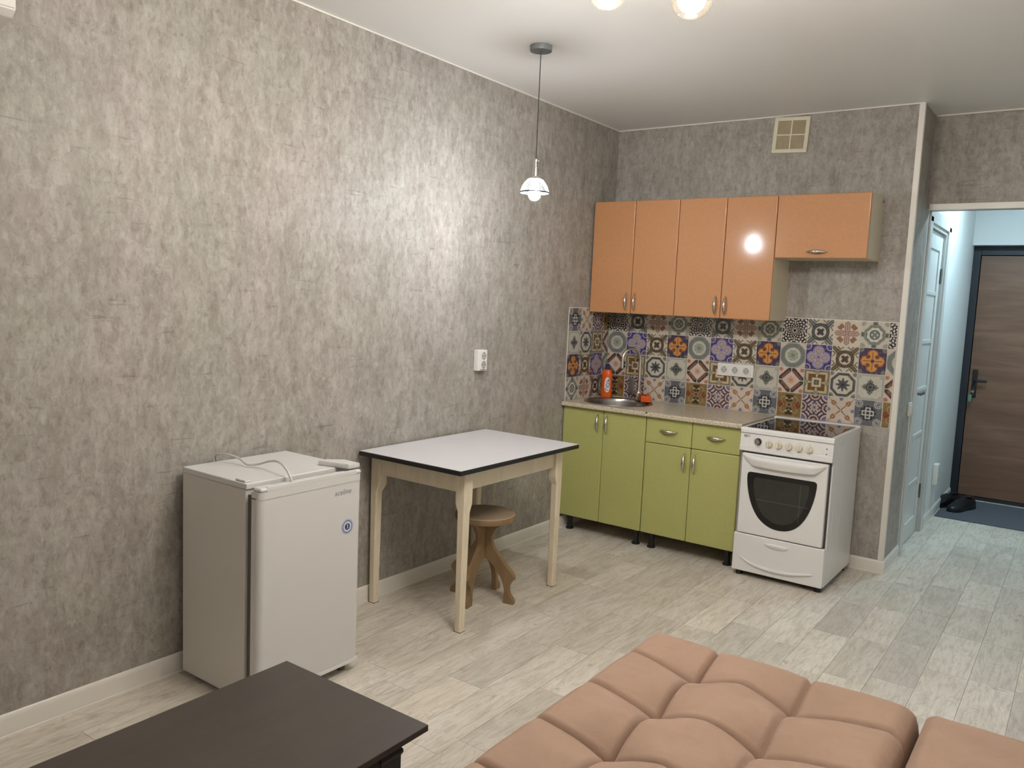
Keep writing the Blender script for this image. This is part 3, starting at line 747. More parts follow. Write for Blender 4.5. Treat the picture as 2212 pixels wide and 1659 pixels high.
box(bm, -.058, -.014, -.046, -.034, .035, .150, .006, rot=None); obj('lever', bm, M_STEEL, fc)
sg = tag(obj('sponge', (lambda b: (box(b, -.034, .034, -.0165, .0165, 0, .040, .006, 3), b)[1])(bm_new()), M_SPONGE, None, (.392, -.150, WT1 + .003), rz=R(28)), 'bright orange rectangular sponge on the sink rim right of the tap', 'sponge')
sg2 = tag(obj('scouring_pad', (lambda b: (box(b, -.030, .030, -.012, .012, 0, .046, .006, 3), b)[1])(bm_new()), plain('rust_pad', srgb(140, 52, 20), .9, var=.15, sc=200), None, (.352, -.118, WT1 + .0035), rz=R(28)), 'small rust-coloured pad behind the orange sponge at the tap', 'sponge')
bt = thing('dish_soap_bottle', 'orange dish soap bottle with navy cap and white oval label', 'bottle', (.073, -.115, WT1 + .0005))
bm = bm_new(); lathe(bm, [(.036, 0), (.040, .006), (.041, .05), (.037, .11), (.039, .145), (.036, .17), (.026, .187), (.015, .193)], 28, sy=.72); obj('bottle_body', bm, M_BOTTLE, bt)
bm = bm_new(); lathe(bm, [(.0165, .190), (.0165, .214), (.010, .219), (.009, .230)], 20); obj('cap', bm, M_BLUE, bt)
lb = bm_new(); n = 9; col = []
def bs(a, z): return ((.0415 + .0) * math.cos(a), .0415 * .72 * math.sin(a), z)
for i in range(17):
    t_ = -1 + 2 * i / 16; z = .088 + .052 * t_; ww = math.sqrt(max(0, 1 - t_ * t_)) * .50 + .02; rowv = []
    rr_ = 1.0 if z < .06 else 1 - .06 * min(1, (z - .06) / .05)
    for k in range(n):
        a = R(-62) + ww * (-1 + 2 * k / (n - 1)); p_ = bs(a, z); rowv.append(lb.verts.new((p_[0] * 1.008 * max(rr_, .96) , p_[1] * 1.008 * max(rr_, .96), z)))
    col.append(rowv)
for a, b in zip(col, col[1:]):
    for k in range(n - 1): lb.faces.new((a[k], a[k + 1], b[k + 1], b[k]))
lbo = obj('label', lb, M_LABEL, bt)
ca = R(-62); tx = Vector((-math.sin(ca), math.cos(ca) * .72, 0)).normalized(); po = Vector((.0415 * math.cos(ca), .0415 * .72 * math.sin(ca), .088)) * 1.035; po.z = .088
for i_, ch_ in enumerate('AOC'):
    text('lettering', ch_, .036, M_NAVYINK, lbo, basis(tx, (0, 0, 1), po + Vector((0, 0, .027 - .027 * i_)) - tx * .003 * (i_ - 1)), .0008, shear=.25)

# ------------------------------------------------------------------ wall sockets and vent
def socket_face(bm_ring, bm_hole, x, z, yf, r_=.0205):
    lathe(bm_ring, [(r_ + .0015, -.0015), (r_, -.0022), (r_ - .002, -.0012), (r_ - .003, -.0005)], 24, (x, yf, z), 'y', cap=True)
    for s in (-1, 1): lathe(bm_hole, [(.0028, -.0030), (.0028, -.0010)], 10, (x + s * .0095, yf, z), 'y')
    box(bm_hole, x - .002, x + .002, yf - .003, yf - .001, z + r_ - .006, z + r_ - .001); box(bm_hole, x - .002, x + .002, yf - .003, yf - .001, z - r_ + .001, z - r_ + .006)
s3 = thing('triple_socket', 'white triple power socket on the patterned back tiles', 'socket', (.928, -.007, 1.100))
bx('frame', M_SOCKET, s3, (-.1165, .1165, -.010, .0005, -.0395, .0395), .003)
for i in range(3):
    x = -.0715 + i * .0715
    pl = bx('socket_plate', M_SOCKET, s3, (x - .028, x + .028, -.013, -.0095, -.028, .028), .002)
    a, b = bm_new(), bm_new(); socket_face(a, b, x, 0, -.013, .019); obj('socket_cup', a, plain('socket_well', srgb(186, 182, 176), .5), pl); obj('contact_holes', b, M_DGREY, pl)
s2 = thing('double_socket', 'white surface-mounted double power socket on the left wall above the table', 'socket', (.0005, -1.455, 1.143), R(90))
bx('housing', M_SOCKET, s2, (-.040, .040, -.034, 0, -.0575, .0575), .005)
for s in (-1, 1):
    a, b = bm_new(), bm_new(); socket_face(a, b, .008, s * .0245, -.034, .0195); q = obj('socket_cup', a, plain('socket_well2', srgb(176, 172, 166), .5), s2); obj('contact_holes', b, M_DGREY, q)
bx('switch_slot', M_GREY, s2, (-.022, .026, -.0352, -.0335, -.052, -.049), .0005, 1)
sw = thing('light_switch', 'small white light switch on the passage wall near the white door', 'switch', (WX + .0005, .365, .93), R(-90) + PI)
bx('switch_frame', M_SOCKET, sw, (-.04, .04, -.012, 0, -.04, .04), .003); bx('rocker', M_SOCKET, sw, (-.022, .022, -.017, -.0115, -.025, .025), .002)
s4 = thing('corridor_socket', 'white power socket low on the corridor wall beyond the white door', 'socket', (WX + .0005, 1.62, .345), R(90))
bx('housing', M_SOCKET, s4, (-.045, .045, -.035, 0, -.075, .075), .004)
for s in (-1, 1):
    a, b = bm_new(), bm_new(); socket_face(a, b, 0, s * .034, -.035); q = obj('socket_cup', a, M_SOCKET, s4); obj('contact_holes', b, M_DGREY, q)
vt = thing('vent_grille', 'square cream plastic ventilation grille high on the back wall', 'vent', (1.161, -.0005, 2.5265))
vt.rotation_euler = (0, R(2.6), 0)
bm = bm_new(); A_, B_, C_ = .104, .104, .082
box(bm, -A_, A_, -.012, 0, C_, B_, .002); box(bm, -A_, A_, -.012, 0, -B_, -C_, .002); box(bm, -A_, -C_, -.0118, 0, -C_, C_, .001); box(bm, C_, A_, -.0118, 0, -C_, C_, .001); obj('frame', bm, M_VENT, vt)
bx('backing', M_VENT2, vt, (-C_, C_, -.003, -.0005, -C_, C_))
bm = bm_new(); N = 30
for i in range(N):
    z = -C_ + (i + .5) * 2 * C_ / N; box(bm, -C_, C_, -.0075, -.003, z - .0016, z + .0016)
o = obj('slats', bm, M_VENT2, vt); o['kind'] = 'stuff'
bm = bm_new(); box(bm, -.004, .004, -.0095, -.003, -C_, C_); box(bm, -C_, C_, -.0094, -.003, -.004, .004); obj('cross_bar', bm, M_VENT, vt)

# ------------------------------------------------------------------ stove
SL, SRX, SYF = 1.2076, 1.7016, -.6126
st = thing('stove', 'white freestanding electric stove with black glass hob and curved oven window', 'stove', (SL, SYF, 0))
SW = SRX - SL; SD = .585
bm = bm_new(); box(bm, 0, SW, .030, SD, .03, .812, .004); obj('body', bm, M_WHITE, st)
bm = bm_new()
for k in range(4): box(bm, SW - .0005, SW + .0012, .10 + k * .05, .114 + k * .05, .06, .78, .0006, 1)
obj('side_ribs', bm, M_WHITE, st)
bm = bm_new(); z0, z1 = .808, .838
pr = [(0.000, z0), (-.004, z0 + .004), (-.003, z1 - .010), (.006, z1), (SD + .01, z1), (SD + .01, z0)]
prism(bm, [(p[0] + .002, p[1]) for p in pr], -.001, SW + .001, 'x'); obj('hob_frame', bm, M_WHITE, st)
hob = bx('hob_glass', M_GLASS, st, (.022, SW - .022, .030, SD - .03, .834, .8405), .001, 1)
bx('hob_rear_rim', M_WHITE, st, (0, SW, SD - .03, SD + .01, .838, .846), .002)
bm = bm_new(); prism(bm, [(.0, .806), (-.002, .75), (-.002, .742), (-.006, .738), (-.006, .712), (.004, .706), (.035, .706), (.035, .806)], 0, SW, 'x'); cp = obj('control_panel', bm, M_WHITE, st)
def knob(x, z, m1, m2, rr=.020, nm='knob'):
    bm = bm_new(); lathe(bm, [(rr, -.004), (rr, -.010), (rr * .86, -.018), (rr * .8, -.019)], 24, (x, 0, z), 'y'); k = obj(nm, bm, m1, cp)
    bm = bm_new(); box(bm, x - .0045, x + .0045, -.028, -.016, z - rr * .82, z + rr * .82, .003); obj('grip', bm, m2, k)
    bm = bm_new(); lathe(bm, [(rr * 1.12, .0), (rr * 1.12, -.004)], 24, (x, 0, z), 'y'); obj('collar', bm, m1, k); return k
k0 = knob(.099, .768, M_BLACK, M_CHROME, .0175); k0['label'] = 'black and chrome timer knob'
bm = bm_new(); lathe(bm, [(.0125, -.018), (.0125, -.0205)], 24, (.099, 0, .768), 'y'); obj('knob_disc', bm, M_CHROME, k0)
for x in (.160, .212, .266, .320, .374): knob(x, .764, M_KNOB, M_KNOB, .0185)
for z in (.779, .752):
    bm = bm_new(); lathe(bm, [(.003, -.004), (.003, .002)], 10, (.4615, 0, z), 'y'); obj('indicator_lamp', bm, M_DGREY, cp)
text('lettering', 'BEKO', .0135, M_INK, cp, basis((1, 0, 0), (0, 0, 1), (.036, -.0025, .794)))
bm = bm_new()
for x in (.160, .212, .266, .320, .374): box(bm, x - .001, x + .001, -.0035, .0, .788, .790)
box(bm, .020, .036, -.0035, 0, .786, .787); obj('panel_marks', bm, M_INK, cp)
# oven door
dz0, dz1 = .250, .698
bm = bm_new(); box(bm, .016, SW - .018, -.003, .030, dz0, dz1, .005, 3); od = obj('oven_door', bm, M_WHITE, st)
bx('door_gap', M_DGREY, st, (.006, SW - .008, .024, .0305, .246, .704))
pts = [(.055, .580), (.058, .590), (.066, .5955), (.078, .597), (.160, .597), (.250, .597), (.330, .597), (.405, .597), (.417, .5955), (.425, .590), (.428, .580), (.427, .555), (.421, .510), (.408, .455), (.385, .395), (.352, .345), (.310, .313), (.262, .300), (.214, .302),
       (.168, .320), (.128, .352), (.096, .400), (.074, .455), (.060, .515), (.055, .555)]
sp_ = spline([(p[0], 0, p[1]) for p in pts], 3); bm = bm_new(); prism(bm, [(p.x, p.z) for p in sp_], -.005, .0, 'y'); ow = obj('oven_window', bm, M_OVEN, od)
cx_, cz_ = .242, .47; pin = [(cx_ + (p.x - cx_) * .80, min(cz_ + (p.z - cz_) * .80, .572)) for p in sp_]
bm = bm_new(); prism(bm, pin, -.0058, -.0045, 'y'); obj('inner_pane', bm, M_OVENIN, ow)
bm = bm_new(); box(bm, .110, .390, -.0064, -.0056, .449, .4505); box(bm, .345, .3465, -.0064, -.0056, .36, .565); obj('rack_lines', bm, M_GREY, ow)
bm = bm_new(); N = 24; A1 = []
for i in range(N + 1):                         # curved full-width grip: top edge straight, belly hanging lower in the middle
    t_ = i / N; x = .020 + t_ * (SW - .042); e = min(1, min(t_, 1 - t_) / .13); s = math.sin(PI * t_)
    top = .694 - .004 * s; bot = .694 - (.008 + .044 * e ** .9) - .010 * s; out = -.003 - .036 * (min(1, min(t_, 1 - t_) / .18)) ** .7
    A1.append([bm.verts.new(q) for q in ((x, 0, top), (x, out * .75, top - .002), (x, out, top - .012), (x, out, (top + bot) / 2), (x, out * .72, bot), (x, 0, bot + .004))])
for a, b in zip(A1, A1[1:]):
    for k in range(6): bm.faces.new((a[k], a[(k + 1) % 6], b[(k + 1) % 6], b[k]))
bm.faces.new(A1[0]); bm.faces.new(A1[-1][::-1]); bmesh.ops.recalc_face_normals(bm, faces=bm.faces); obj('door_handle', bm, M_WHITE, od, ang=60)
# drawer
bm = bm_new(); box(bm, .001, SW - .001, -.002, .030, .032, .245, .006, 3); dr = obj('drawer_front', bm, M_WHITE, st)
bm = bm_new(); N = 16; rows_ = []
for i in range(N + 1):                        # crescent pull: flat-topped shelf with a belly, its underside shaded
    t_ = i / N; x = .174 + .136 * t_; q = math.sin(PI * t_) ** .6
    rows_.append([bm.verts.new(p) for p in ((x, -.0015, .212 + .008 * q), (x, -.0025 - .001 * q, .212 + .007 * q), (x, -.0035 - .012 * q, .2115 + .0 * q), (x, -.0035 - .009 * q, .209 - .010 * q), (x, -.0015, .207 - .022 * q))])
for a_, b_ in zip(rows_, rows_[1:]):
    for k in range(5): bm.faces.new((a_[k], a_[(k + 1) % 5], b_[(k + 1) % 5], b_[k]))
bm.faces.new(rows_[0]); bm.faces.new(rows_[-1][::-1]); bmesh.ops.recalc_face_normals(bm, faces=bm.faces)
obj('drawer_pull', bm, M_WHITE, dr, ang=25)
bm = bm_new(); gp = spline([(.035, -.002, .118), (.10, -.004, .088), (.18, -.005, .073), (.26, -.005, .070), (.34, -.004, .076), (.415, -.003, .092), (.445, -.002, .096)], 5)
tube(bm, gp, [.001 + .009 * math.sin(PI * i / (len(gp) - 1)) ** .6 for i in range(len(gp))], 8); obj('groove_moulding', bm, M_WHITE, dr)
bx('plinth', M_BLACK, st, (.015, SW - .015, .05, SD - .02, .012, .032))
for x in (.03, SW - .03):
    for y in (.045, SD - .06):
        bm = bm_new(); lathe(bm, [(.018, 0), (.018, .02), (.010, .022), (.010, .035)], 14, (x, y, 0)); obj('foot', bm, M_BLACK, st)

# ------------------------------------------------------------------ refrigerator (front faces +x)
FX0, FY0, FY1 = .042, -3.262, -2.788
fr = thing('refrigerator', 'small white under-counter refrigerator against the left wall', 'refrigerator', (FX0, FY0, 0))
FW = FY1 - FY0; BD = .378; FH = .812
bm = bm_new(); box(bm, 0, BD, 0, FW, .022, FH - .022, .003); obj('cabinet_body', bm, M_FRIDGE_SIDE, fr)
bm = bm_new(); box(bm, -.002, BD + .006, -.001, FW + .001, FH - .022, FH, .004, 3); obj('top_panel', bm, M_FRIDGE, fr)
bx('gasket', M_GREY, fr, (BD, BD + .032, .010, FW - .010, .05, FH - .04), .002)
DX0, DX1 = BD + .033, BD + .078
def rounded_door(z0, z1, ex=0):
    pts = [(DX0, .0)]; rr_ = .022
    for i in range(7): a = R(-90 + 15 * i); pts.append((DX1 + ex - rr_ + rr_ * math.cos(a), rr_ + rr_ * math.sin(a) * 1))
    for i in range(7): a = R(15 * i); pts.append((DX1 + ex - rr_ + rr_ * math.cos(a), FW - rr_ + rr_ * math.sin(a)))
    pts.append((DX0, FW)); b = bm_new(); prism(b, pts, z0, z1, 'z'); return b
dro = obj('door', rounded_door(.055, .768), M_FRIDGE, fr)
b_ = rounded_door(.765, .790, .0015); cap_ = obj('door_cap', b_, M_FRIDGE, dro)
bm = bm_new(); rr_ = .022
box(bm, DX1 - .010, DX1 + .0012, .030, FW - .030, .789, FH - .004, .003); box(bm, DX0, DX1 + .001, .004, .075, .789, FH - .006, .008, 3); box(bm, DX0, DX1 + .001, FW - .055, FW - .004, .789, FH - .006, .008, 3)
box(bm, DX0, DX0 + .008, .07, FW - .05, .789, FH - .010, .003); obj('grip_channel', bm, M_FRIDGE, dro)
bm = bm_new(); box(bm, DX0, DX1 + .001, .002, FW - .002, .036, .0545, .004); obj('door_bottom_strip', bm, M_WHITE, dro)
bm = bm_new(); prism(bm, [(BD - .07, FW - .095), (BD + .066, FW - .060), (BD + .070, FW - .004), (BD - .02, FW - .004), (BD - .07, FW - .05)], FH, FH + .018, 'z')
bmesh.ops.bevel(bm, geom=[e for e in bm.edges], offset=.003, segments=2, affect='EDGES'); obj('hinge_cover', bm, M_FRIDGE, fr)
bm = bm_new(); box(bm, BD - .065, BD - .01, .004, .03, FH, FH + .008, .003); obj('hinge_plug', bm, M_FRIDGE, fr)
text('lettering', 'aceline', .030, M_INK, dro, basis((0, 1, 0), (0, 0, 1), (DX1, FW - .097, .731)), .0004, shear=.15)
sy_, sz_ = FW - .072, .593
st3 = obj('round_sticker', (lambda b: (lathe(b, [(.030, 0), (.030, .0006)], 40, (DX1, sy_, sz_), 'x'), b)[1])(bm_new()), M_LILAC, dro); st3['label'] = 'round pale blue sticker with the number 3'
bm = bm_new()
def annulus(b, r0, r1, h, c):
    n_ = 36; o_ = []
    for r_ in (r0, r1): o_.append([b.verts.new((c[0] + h, c[1] + r_ * math.cos(2 * PI * i / n_), c[2] + r_ * math.sin(2 * PI * i / n_))) for i in range(n_)])
    for i in range(n_): b.faces.new((o_[0][i], o_[0][(i + 1) % n_], o_[1][(i + 1) % n_], o_[1][i]))
annulus(bm, .0215, .0245, .0009, (DX1, sy_, sz_)); annulus(bm, .0001, .0125, .0009, (DX1, sy_, sz_))
for i in range(24):
    a = 2 * PI * i / 24; annulus(bm, .0002, .0014, .0009, (DX1, sy_ + .0285 * math.cos(a), sz_ + .0285 * math.sin(a)))
obj('sticker_rings', bm, M_NAVYINK, st3)
text('sticker_number', '3', .022, M_LABEL, st3, basis((0, 1, 0), (0, 0, 1), (DX1 + .0012, sy_, sz_)), .0003)
for x in (.04, BD + .03):
    for y in (.04, FW - .045):
        bm = bm_new(); lathe(bm, [(.016, 0), (.016, .018), (.009, .02), (.009, .038 if x > .1 else .024)], 12, (x, y, 0)); obj('foot', bm, M_GREY, fr)
zt = FH + .004
cord = [(-.026, .175, FH - .15), (-.030, .17, FH - .03), (-.008, .145, FH + .02), (.05, .150, FH + .034), (.11, .165, FH + .026), (.16, .165, FH + .010), (.20, .185, FH + .014), (.26, .19, FH + .034), (.33, .175, FH + .045), (.385, .165, FH + .03), (.425, .158, FH - .004), (.428, .156, FH - .016)]
bm = bm_new(); tube(bm, spline(cord, 6), .0042, 8); obj('power_cord', bm, M_CORD, fr)

# ------------------------------------------------------------------ dining table
tb = thing('dining_table', 'old kitchen table with pale laminate top, black edge and cream legs', 'table', (0, -2.345, 0))
TXL, TXR, TYL = .014, .630, .965
TZ = .752
bm = bm_new(); box(bm, TXL + .003, TXR - .003, .003, TYL - .003, TZ - .003, TZ, .001, 1); tp = obj('tabletop', bm, M_LAMIN, tb)
bx('edge_band', M_BLACK, tp, (TXL, TXR, 0, TYL, TZ - .023, TZ - .003), .003)
legs = [(.018, .075), (.550, .080), (.535, .855), (.018, .855)]
for lx, ly in legs:
    bm = bm_new(); sx = 1 if lx > .3 else -1; sy = 1 if ly > .5 else -1; w_ = .043
    inx = 0 if sx > 0 else 0
    ox0, ox1 = lx, lx + w_; oy0, oy1 = ly, ly + w_; g = .012
    # bracket-like wide head, chamfered into the slender leg
    lv = [(0, 0, .003), (.0, 0, .545), (g * .8, g * .8, .575), (g, g, .59), (g, g, TZ - .023)]
    rings = []
    for hx, hy, z in lv:
        q = 0 if z > .1 else 0
        taper = .0035 if z < .1 else 0
        ax0, ax1, ay0, ay1 = ox0 + taper, ox1 - taper, oy0 + taper, oy1 - taper
        if sx > 0: ax0 -= hx * 1.2
        else: ax1 += hx * 1.2
        if sy > 0: ay0 -= hy * 1.2
        else: ay1 += hy * 1.2
        ch = .006
        rings.append([bm.verts.new((x, y, z)) for x, y in ((ax0 + ch, ay0), (ax1 - ch, ay0), (ax1, ay0 + ch), (ax1, ay1 - ch), (ax1 - ch, ay1), (ax0 + ch, ay1), (ax0, ay1 - ch), (ax0, ay0 + ch))])
    for a, b in zip(rings, rings[1:]):
        for k in range(8): bm.faces.new((a[k], a[(k + 1) % 8], b[(k + 1) % 8], b[k]))
    bm.faces.new(rings[0][::-1]); bm.faces.new(rings[-1]); bmesh.ops.recalc_face_normals(bm, faces=bm.faces)
    lg = obj('leg', bm, M_CREAM, tb, ang=20)
    bx('leg_pad', M_BLACK, lg, (ox0 + .004, ox1 - .004, oy0 + .004, oy1 - .004, 0, .0035))
az0, az1 = TZ - .118, TZ - .023
for nm, a in (('apron', (.061, .550, .083, .103, az0, az1)), ('apron', (.535, .558, .123, .855, az0, az1)), ('apron', (.061, .535, .872, .892, az0, az1)), ('apron', (.025, .045, .118, .855, az0, az1))):
    bx(nm, M_CREAM, tb, a, .002)

# ------------------------------------------------------------------ stool
so = thing('stool', 'round pine stool with four curved carved legs under the table', 'stool', (.392, -1.848, 0), R(10))
bm = bm_new(); lathe(bm, [(.135, .400), (.146, .404), (.149, .412), (.149, .424), (.146, .430)], 40); se = obj('seat', bm, M_STOOL, so)
bm = bm_new(); lathe(bm, [(.147, .4295), (.1475, .432), (.143, .4355), (.02, .4375)], 40); obj('seat_cover', bm, M_STOOLTOP, se)
prof = [(0.0005, .399), (.105, .399), (.100, .388), (.070, .368), (.056, .345), (.044, .318), (.044, .292), (.056, .268), (.078, .243), (.105, .212), (.135, .182), (.160, .160), (.174, .140), (.172, .122), (.158, .108), (.148, .088),
        (.147, .066), (.155, .044), (.170, .028), (.176, .016), (.176, 0), (.125, 0), (.124, .030), (.126, .060), (.120, .090), (.108, .118), (.088, .150), (.060, .182), (.030, .202), (.0005, .212)]
for k in range(4):
    bm = bm_new(); g = .0135
    pf = [(max(p[0], g + .0005) if p[0] < g else p[0], p[1]) for p in prof] if k % 2 else prof
    prism(bm, pf, -.013, .013, 'y'); bmesh.ops.rotate(bm, verts=bm.verts, cent=(0, 0, 0), matrix=Matrix.Rotation(R(90 * k), 3, 'Z')); obj('leg', bm, M_STOOL, so)

# ------------------------------------------------------------------ coffee table (dark, foreground)
CX0, CX1, CYF, CZ = .975, 1.512, -3.525, .437
CL = .96
ct = thing('coffee_table', 'low dark wenge coffee table in the left foreground', 'table', (CX0, CYF - CL, 0))
CW = CX1 - CX0
bx('tabletop', M_WENGE, ct, (0, CW, 0, CL, CZ - .0165, CZ), .0012, 1)
for x0, x1 in ((.045, .061), (CW - .061, CW - .045)):
    bx('apron', M_WENGE_D, ct, (x0, x1, .115, CL - .115, CZ - .09, CZ - .0168), .001, 1)
for y0, y1 in ((.045, .061), (CL - .061, CL - .045)):
    bx('apron', M_WENGE_D, ct, (.12, CW - .12, y0, y1, CZ - .09, CZ - .0168), .001, 1)
def turned(b, x, y):
    hw = .034; lv = [(hw, 0), (hw, .10), (hw * .80, .112), (hw * .80, .30), (hw, .325), (hw, CZ - .075), (hw + .004, CZ - .068), (hw + .004, CZ - .060), (hw, CZ - .054), (hw, CZ - .0168)]
    rings = [[b.verts.new((x + a * q, y + c * q, z)) for a, c in ((-1, -1), (1, -1), (1, 1), (-1, 1))] for q, z in lv]
    for A, B in zip(rings, rings[1:]):
        for k in range(4): b.faces.new((A[k], A[(k + 1) % 4], B[(k + 1) % 4], B[k]))
    b.faces.new(rings[0][::-1]); b.faces.new(rings[-1]); bmesh.ops.recalc_face_normals(b, faces=b.faces)
for x in (.080, CW - .080):
    for y in (.080, CL - .080):
        bm = bm_new(); turned(bm, x, y); obj('leg', bm, M_WENGE_D, ct)

# ------------------------------------------------------------------ sofa bed, unfolded
SBX, SBY = 1.690, -2.650
SZ = .462
sb = thing('sofa_bed', 'unfolded sofa bed with tufted dusty pink velvet cushions in the foreground', 'sofa', (SBX, SBY, 0))
def cushion(name, wx, ly, gx, ny, xoff, zt, thick=.17, cell=None, firsty=None):
    """tufted block: x in [0, wx], y in [-ly, 0]; pillows between tufts"""
    res = .0052; NX, NY = int(wx / res), int(ly / res); xs = [wx * i / NX for i in range(NX + 1)]; ys = [-ly * j / NY for j in range(NY + 1)]
    gy = [0] + [-(firsty + cell * j) for j in range(ny)]; gy = [g_ for g_ in gy if g_ > -ly + .05] + [-ly]
    def seg(v, g_):
        for a, b in zip(g_, g_[1:]):
            lo, hi = min(a, b), max(a, b)
            if lo - 1e-9 <= v <= hi + 1e-9: return (v - lo) / (hi - lo), lo, hi
        return .5, g_[0], g_[-1]
    bm = bm_new(); V = []
    rad = .040
    for y in ys:
        row = []
        t, ylo, yhi = seg(y, gy)
        for x in xs:
            s, xlo, xhi = seg(x, gx)
            # pillow tops fall to thin creases; creases dive deep at the tufts and arch up between them
            px = 1 - abs(2 * s - 1) ** 5; py = 1 - abs(2 * t - 1) ** 5
            dx = min([abs(x - g_) for g_ in gx[1:-1]] or [9]); dy = min([abs(y - g_) for g_ in gy[1:-1]] or [9])
            bul = .020 * (max(px, 0) * max(py, 0)) ** .45
            ex, ey = (abs(2 * s - 1) ** 1.5 if gx[1] - 1e-9 <= x <= gx[-2] + 1e-9 else (1 - min(1, dx / max(gx[1], wx - gx[-2]))) ** 2.0), \
                     (abs(2 * t - 1) ** 1.5 if gy[-2] - 1e-9 <= y <= gy[1] + 1e-9 else (1 - min(1, dy / max(-gy[1], ly + gy[-2]))) ** 2.0)
            seam = -.0095 * (math.exp(-(dx / .0058) ** 2) + math.exp(-(dy / .0058) ** 2))
            rid = .0018 * (math.exp(-((dx - .016) / .005) ** 2) + math.exp(-((dy - .016) / .005) ** 2))
            tuft = -.056 * ex * ey
            if name == 'backrest_cushion': bul = .020 * max(py, 0) ** .6 * min(1, px * 3); tuft = 0; rid = 0
            z = bul + seam + rid + tuft
            e = min(x, wx - x, -y, y + ly); drop = 0
            if e < rad: drop = rad - math.sqrt(max(0, rad * rad - (rad - e) ** 2))
            k = min(1, e / rad); z = z * (.35 + .65 * k) - drop
            z += .0010 * math.sin(x * 37 + y * 23) * math.sin(y * 31 - x * 11)
            row.append(bm.verts.new((x + xoff, y, zt - .012 + z)))
        V.append(row)
    for a, b in zip(V, V[1:]):
        for i in range(NX): bm.faces.new((a[i], b[i], b[i + 1], a[i + 1]))
    border = [V[0][i] for i in range(NX + 1)] + [V[j][NX] for j in range(1, NY + 1)] + [V[NY][i] for i in range(NX - 1, -1, -1)] + [V[j][0] for j in range(NY - 1, 0, -1)]
    prev = border; cx_, cy_ = xoff + wx / 2, -ly / 2
    for f_, dz in ((.004, .03), (.006, .08), (.004, .12), (0, thick - .04), (-.02, thick - .025)):
        cur = []
        for v0 in border:
            nx_ = (1 if v0.co.x > xoff + wx - .001 else (-1 if v0.co.x < xoff + .001 else 0)); ny_ = (1 if v0.co.y > -.001 else (-1 if v0.co.y < -ly + .001 else 0))
            cur.append(bm.verts.new((v0.co.x + nx_ * f_, v0.co.y + ny_ * f_, zt - .052 - dz)))
        n_ = len(border)
        for i in range(n_): bm.faces.new((prev[i], prev[(i + 1) % n_], cur[(i + 1) % n_], cur[i]))
        prev = cur
    bm.faces.new(prev[::-1]); bmesh.ops.recalc_face_normals(bm, faces=bm.faces)
    return obj(name, bm, M_VELVET, sb, ang=80)
cushion('seat_cushion', .776, 1.90, [0, .230, .503, .776], 8, 0, SZ, cell=.250, firsty=.193)
cushion('backrest_cushion', .78, 1.90, [0, .78], 3, .789, SZ + .004, cell=.60, firsty=.62)
bx('base_frame', M_BLACK, sb, (.10, 1.46, -1.80, -.10, .14, .262), .01)
for x in (.14, 1.42):
    for y in (-.16, -1.74):
        bm = bm_new(); lathe(bm, [(.018, 0), (.022, .01), (.028, .141)], 16, (x, y, 0)); obj('leg', bm, M_BLACK, sb)

# ------------------------------------------------------------------ pendant lamp
pd = thing('pendant_lamp', 'pendant lamp with chrome wire-mesh dome shade and bright bulb on long cord', 'lamp', (.556, -1.786, H))
bm = bm_new(); lathe(bm, [(.050, -.024), (.051, -.020), (.051, -.001)], 32); obj('ceiling_rose', bm, M_PENDMETAL, pd)
PB = 1.983 - H
bm = bm_new(); tube(bm, [(0, 0, -.02), (0, 0, PB + .150)], .0024, 8); obj('cord', bm, M_DGREY, pd)
bm = bm_new(); lathe(bm, [(.005, PB + .156), (.010, PB + .150), (.010, PB + .140), (.007, PB + .136), (.0085, PB + .118), (.0145, PB + .114), (.0145, PB + .078), (.020, PB + .070), (.026, PB + .064)], 20)
box(bm, .005, .017, -.003, .003, PB + .142, PB + .147, .001, 1); obj('lamp_holder', bm, M_CHROME, pd)
bm = bm_new(); prof_ = [(.026, .066), (.037, .060), (.046, .050), (.054, .038), (.060, .026), (.0645, .014), (.067, .004)]
lathe(bm, [(a, PB + b) for a, b in prof_], 56, cap=False)
bmesh.ops.subdivide_edges(bm, edges=[e for e in bm.edges if abs(e.verts[0].co.z - e.verts[1].co.z) > .001], cuts=1)
bmesh.ops.wireframe(bm, faces=bm.faces[:], thickness=.0011, use_replace=True, use_even_offset=True, use_boundary=True)
sh = obj('wire_shade', bm, M_MESH, pd, smooth=False)
bm = bm_new(); lathe(bm, [(.0665, PB + .005), (.069, PB + .004), (.069, PB - .001), (.0665, PB - .002), (.0665, PB + .005)], 48, cap=False); obj('shade_rim', bm, M_MESH, sh)
bm = bm_new(); lathe(bm, [(.012, PB + .052), (.014, PB + .030), (.020, PB + .022), (.027, PB + .004), (.029, PB - .008), (.026, PB - .022), (.016, PB - .033), (.003, PB - .037)], 24); obj('bulb', bm, M_BULB_P, pd)

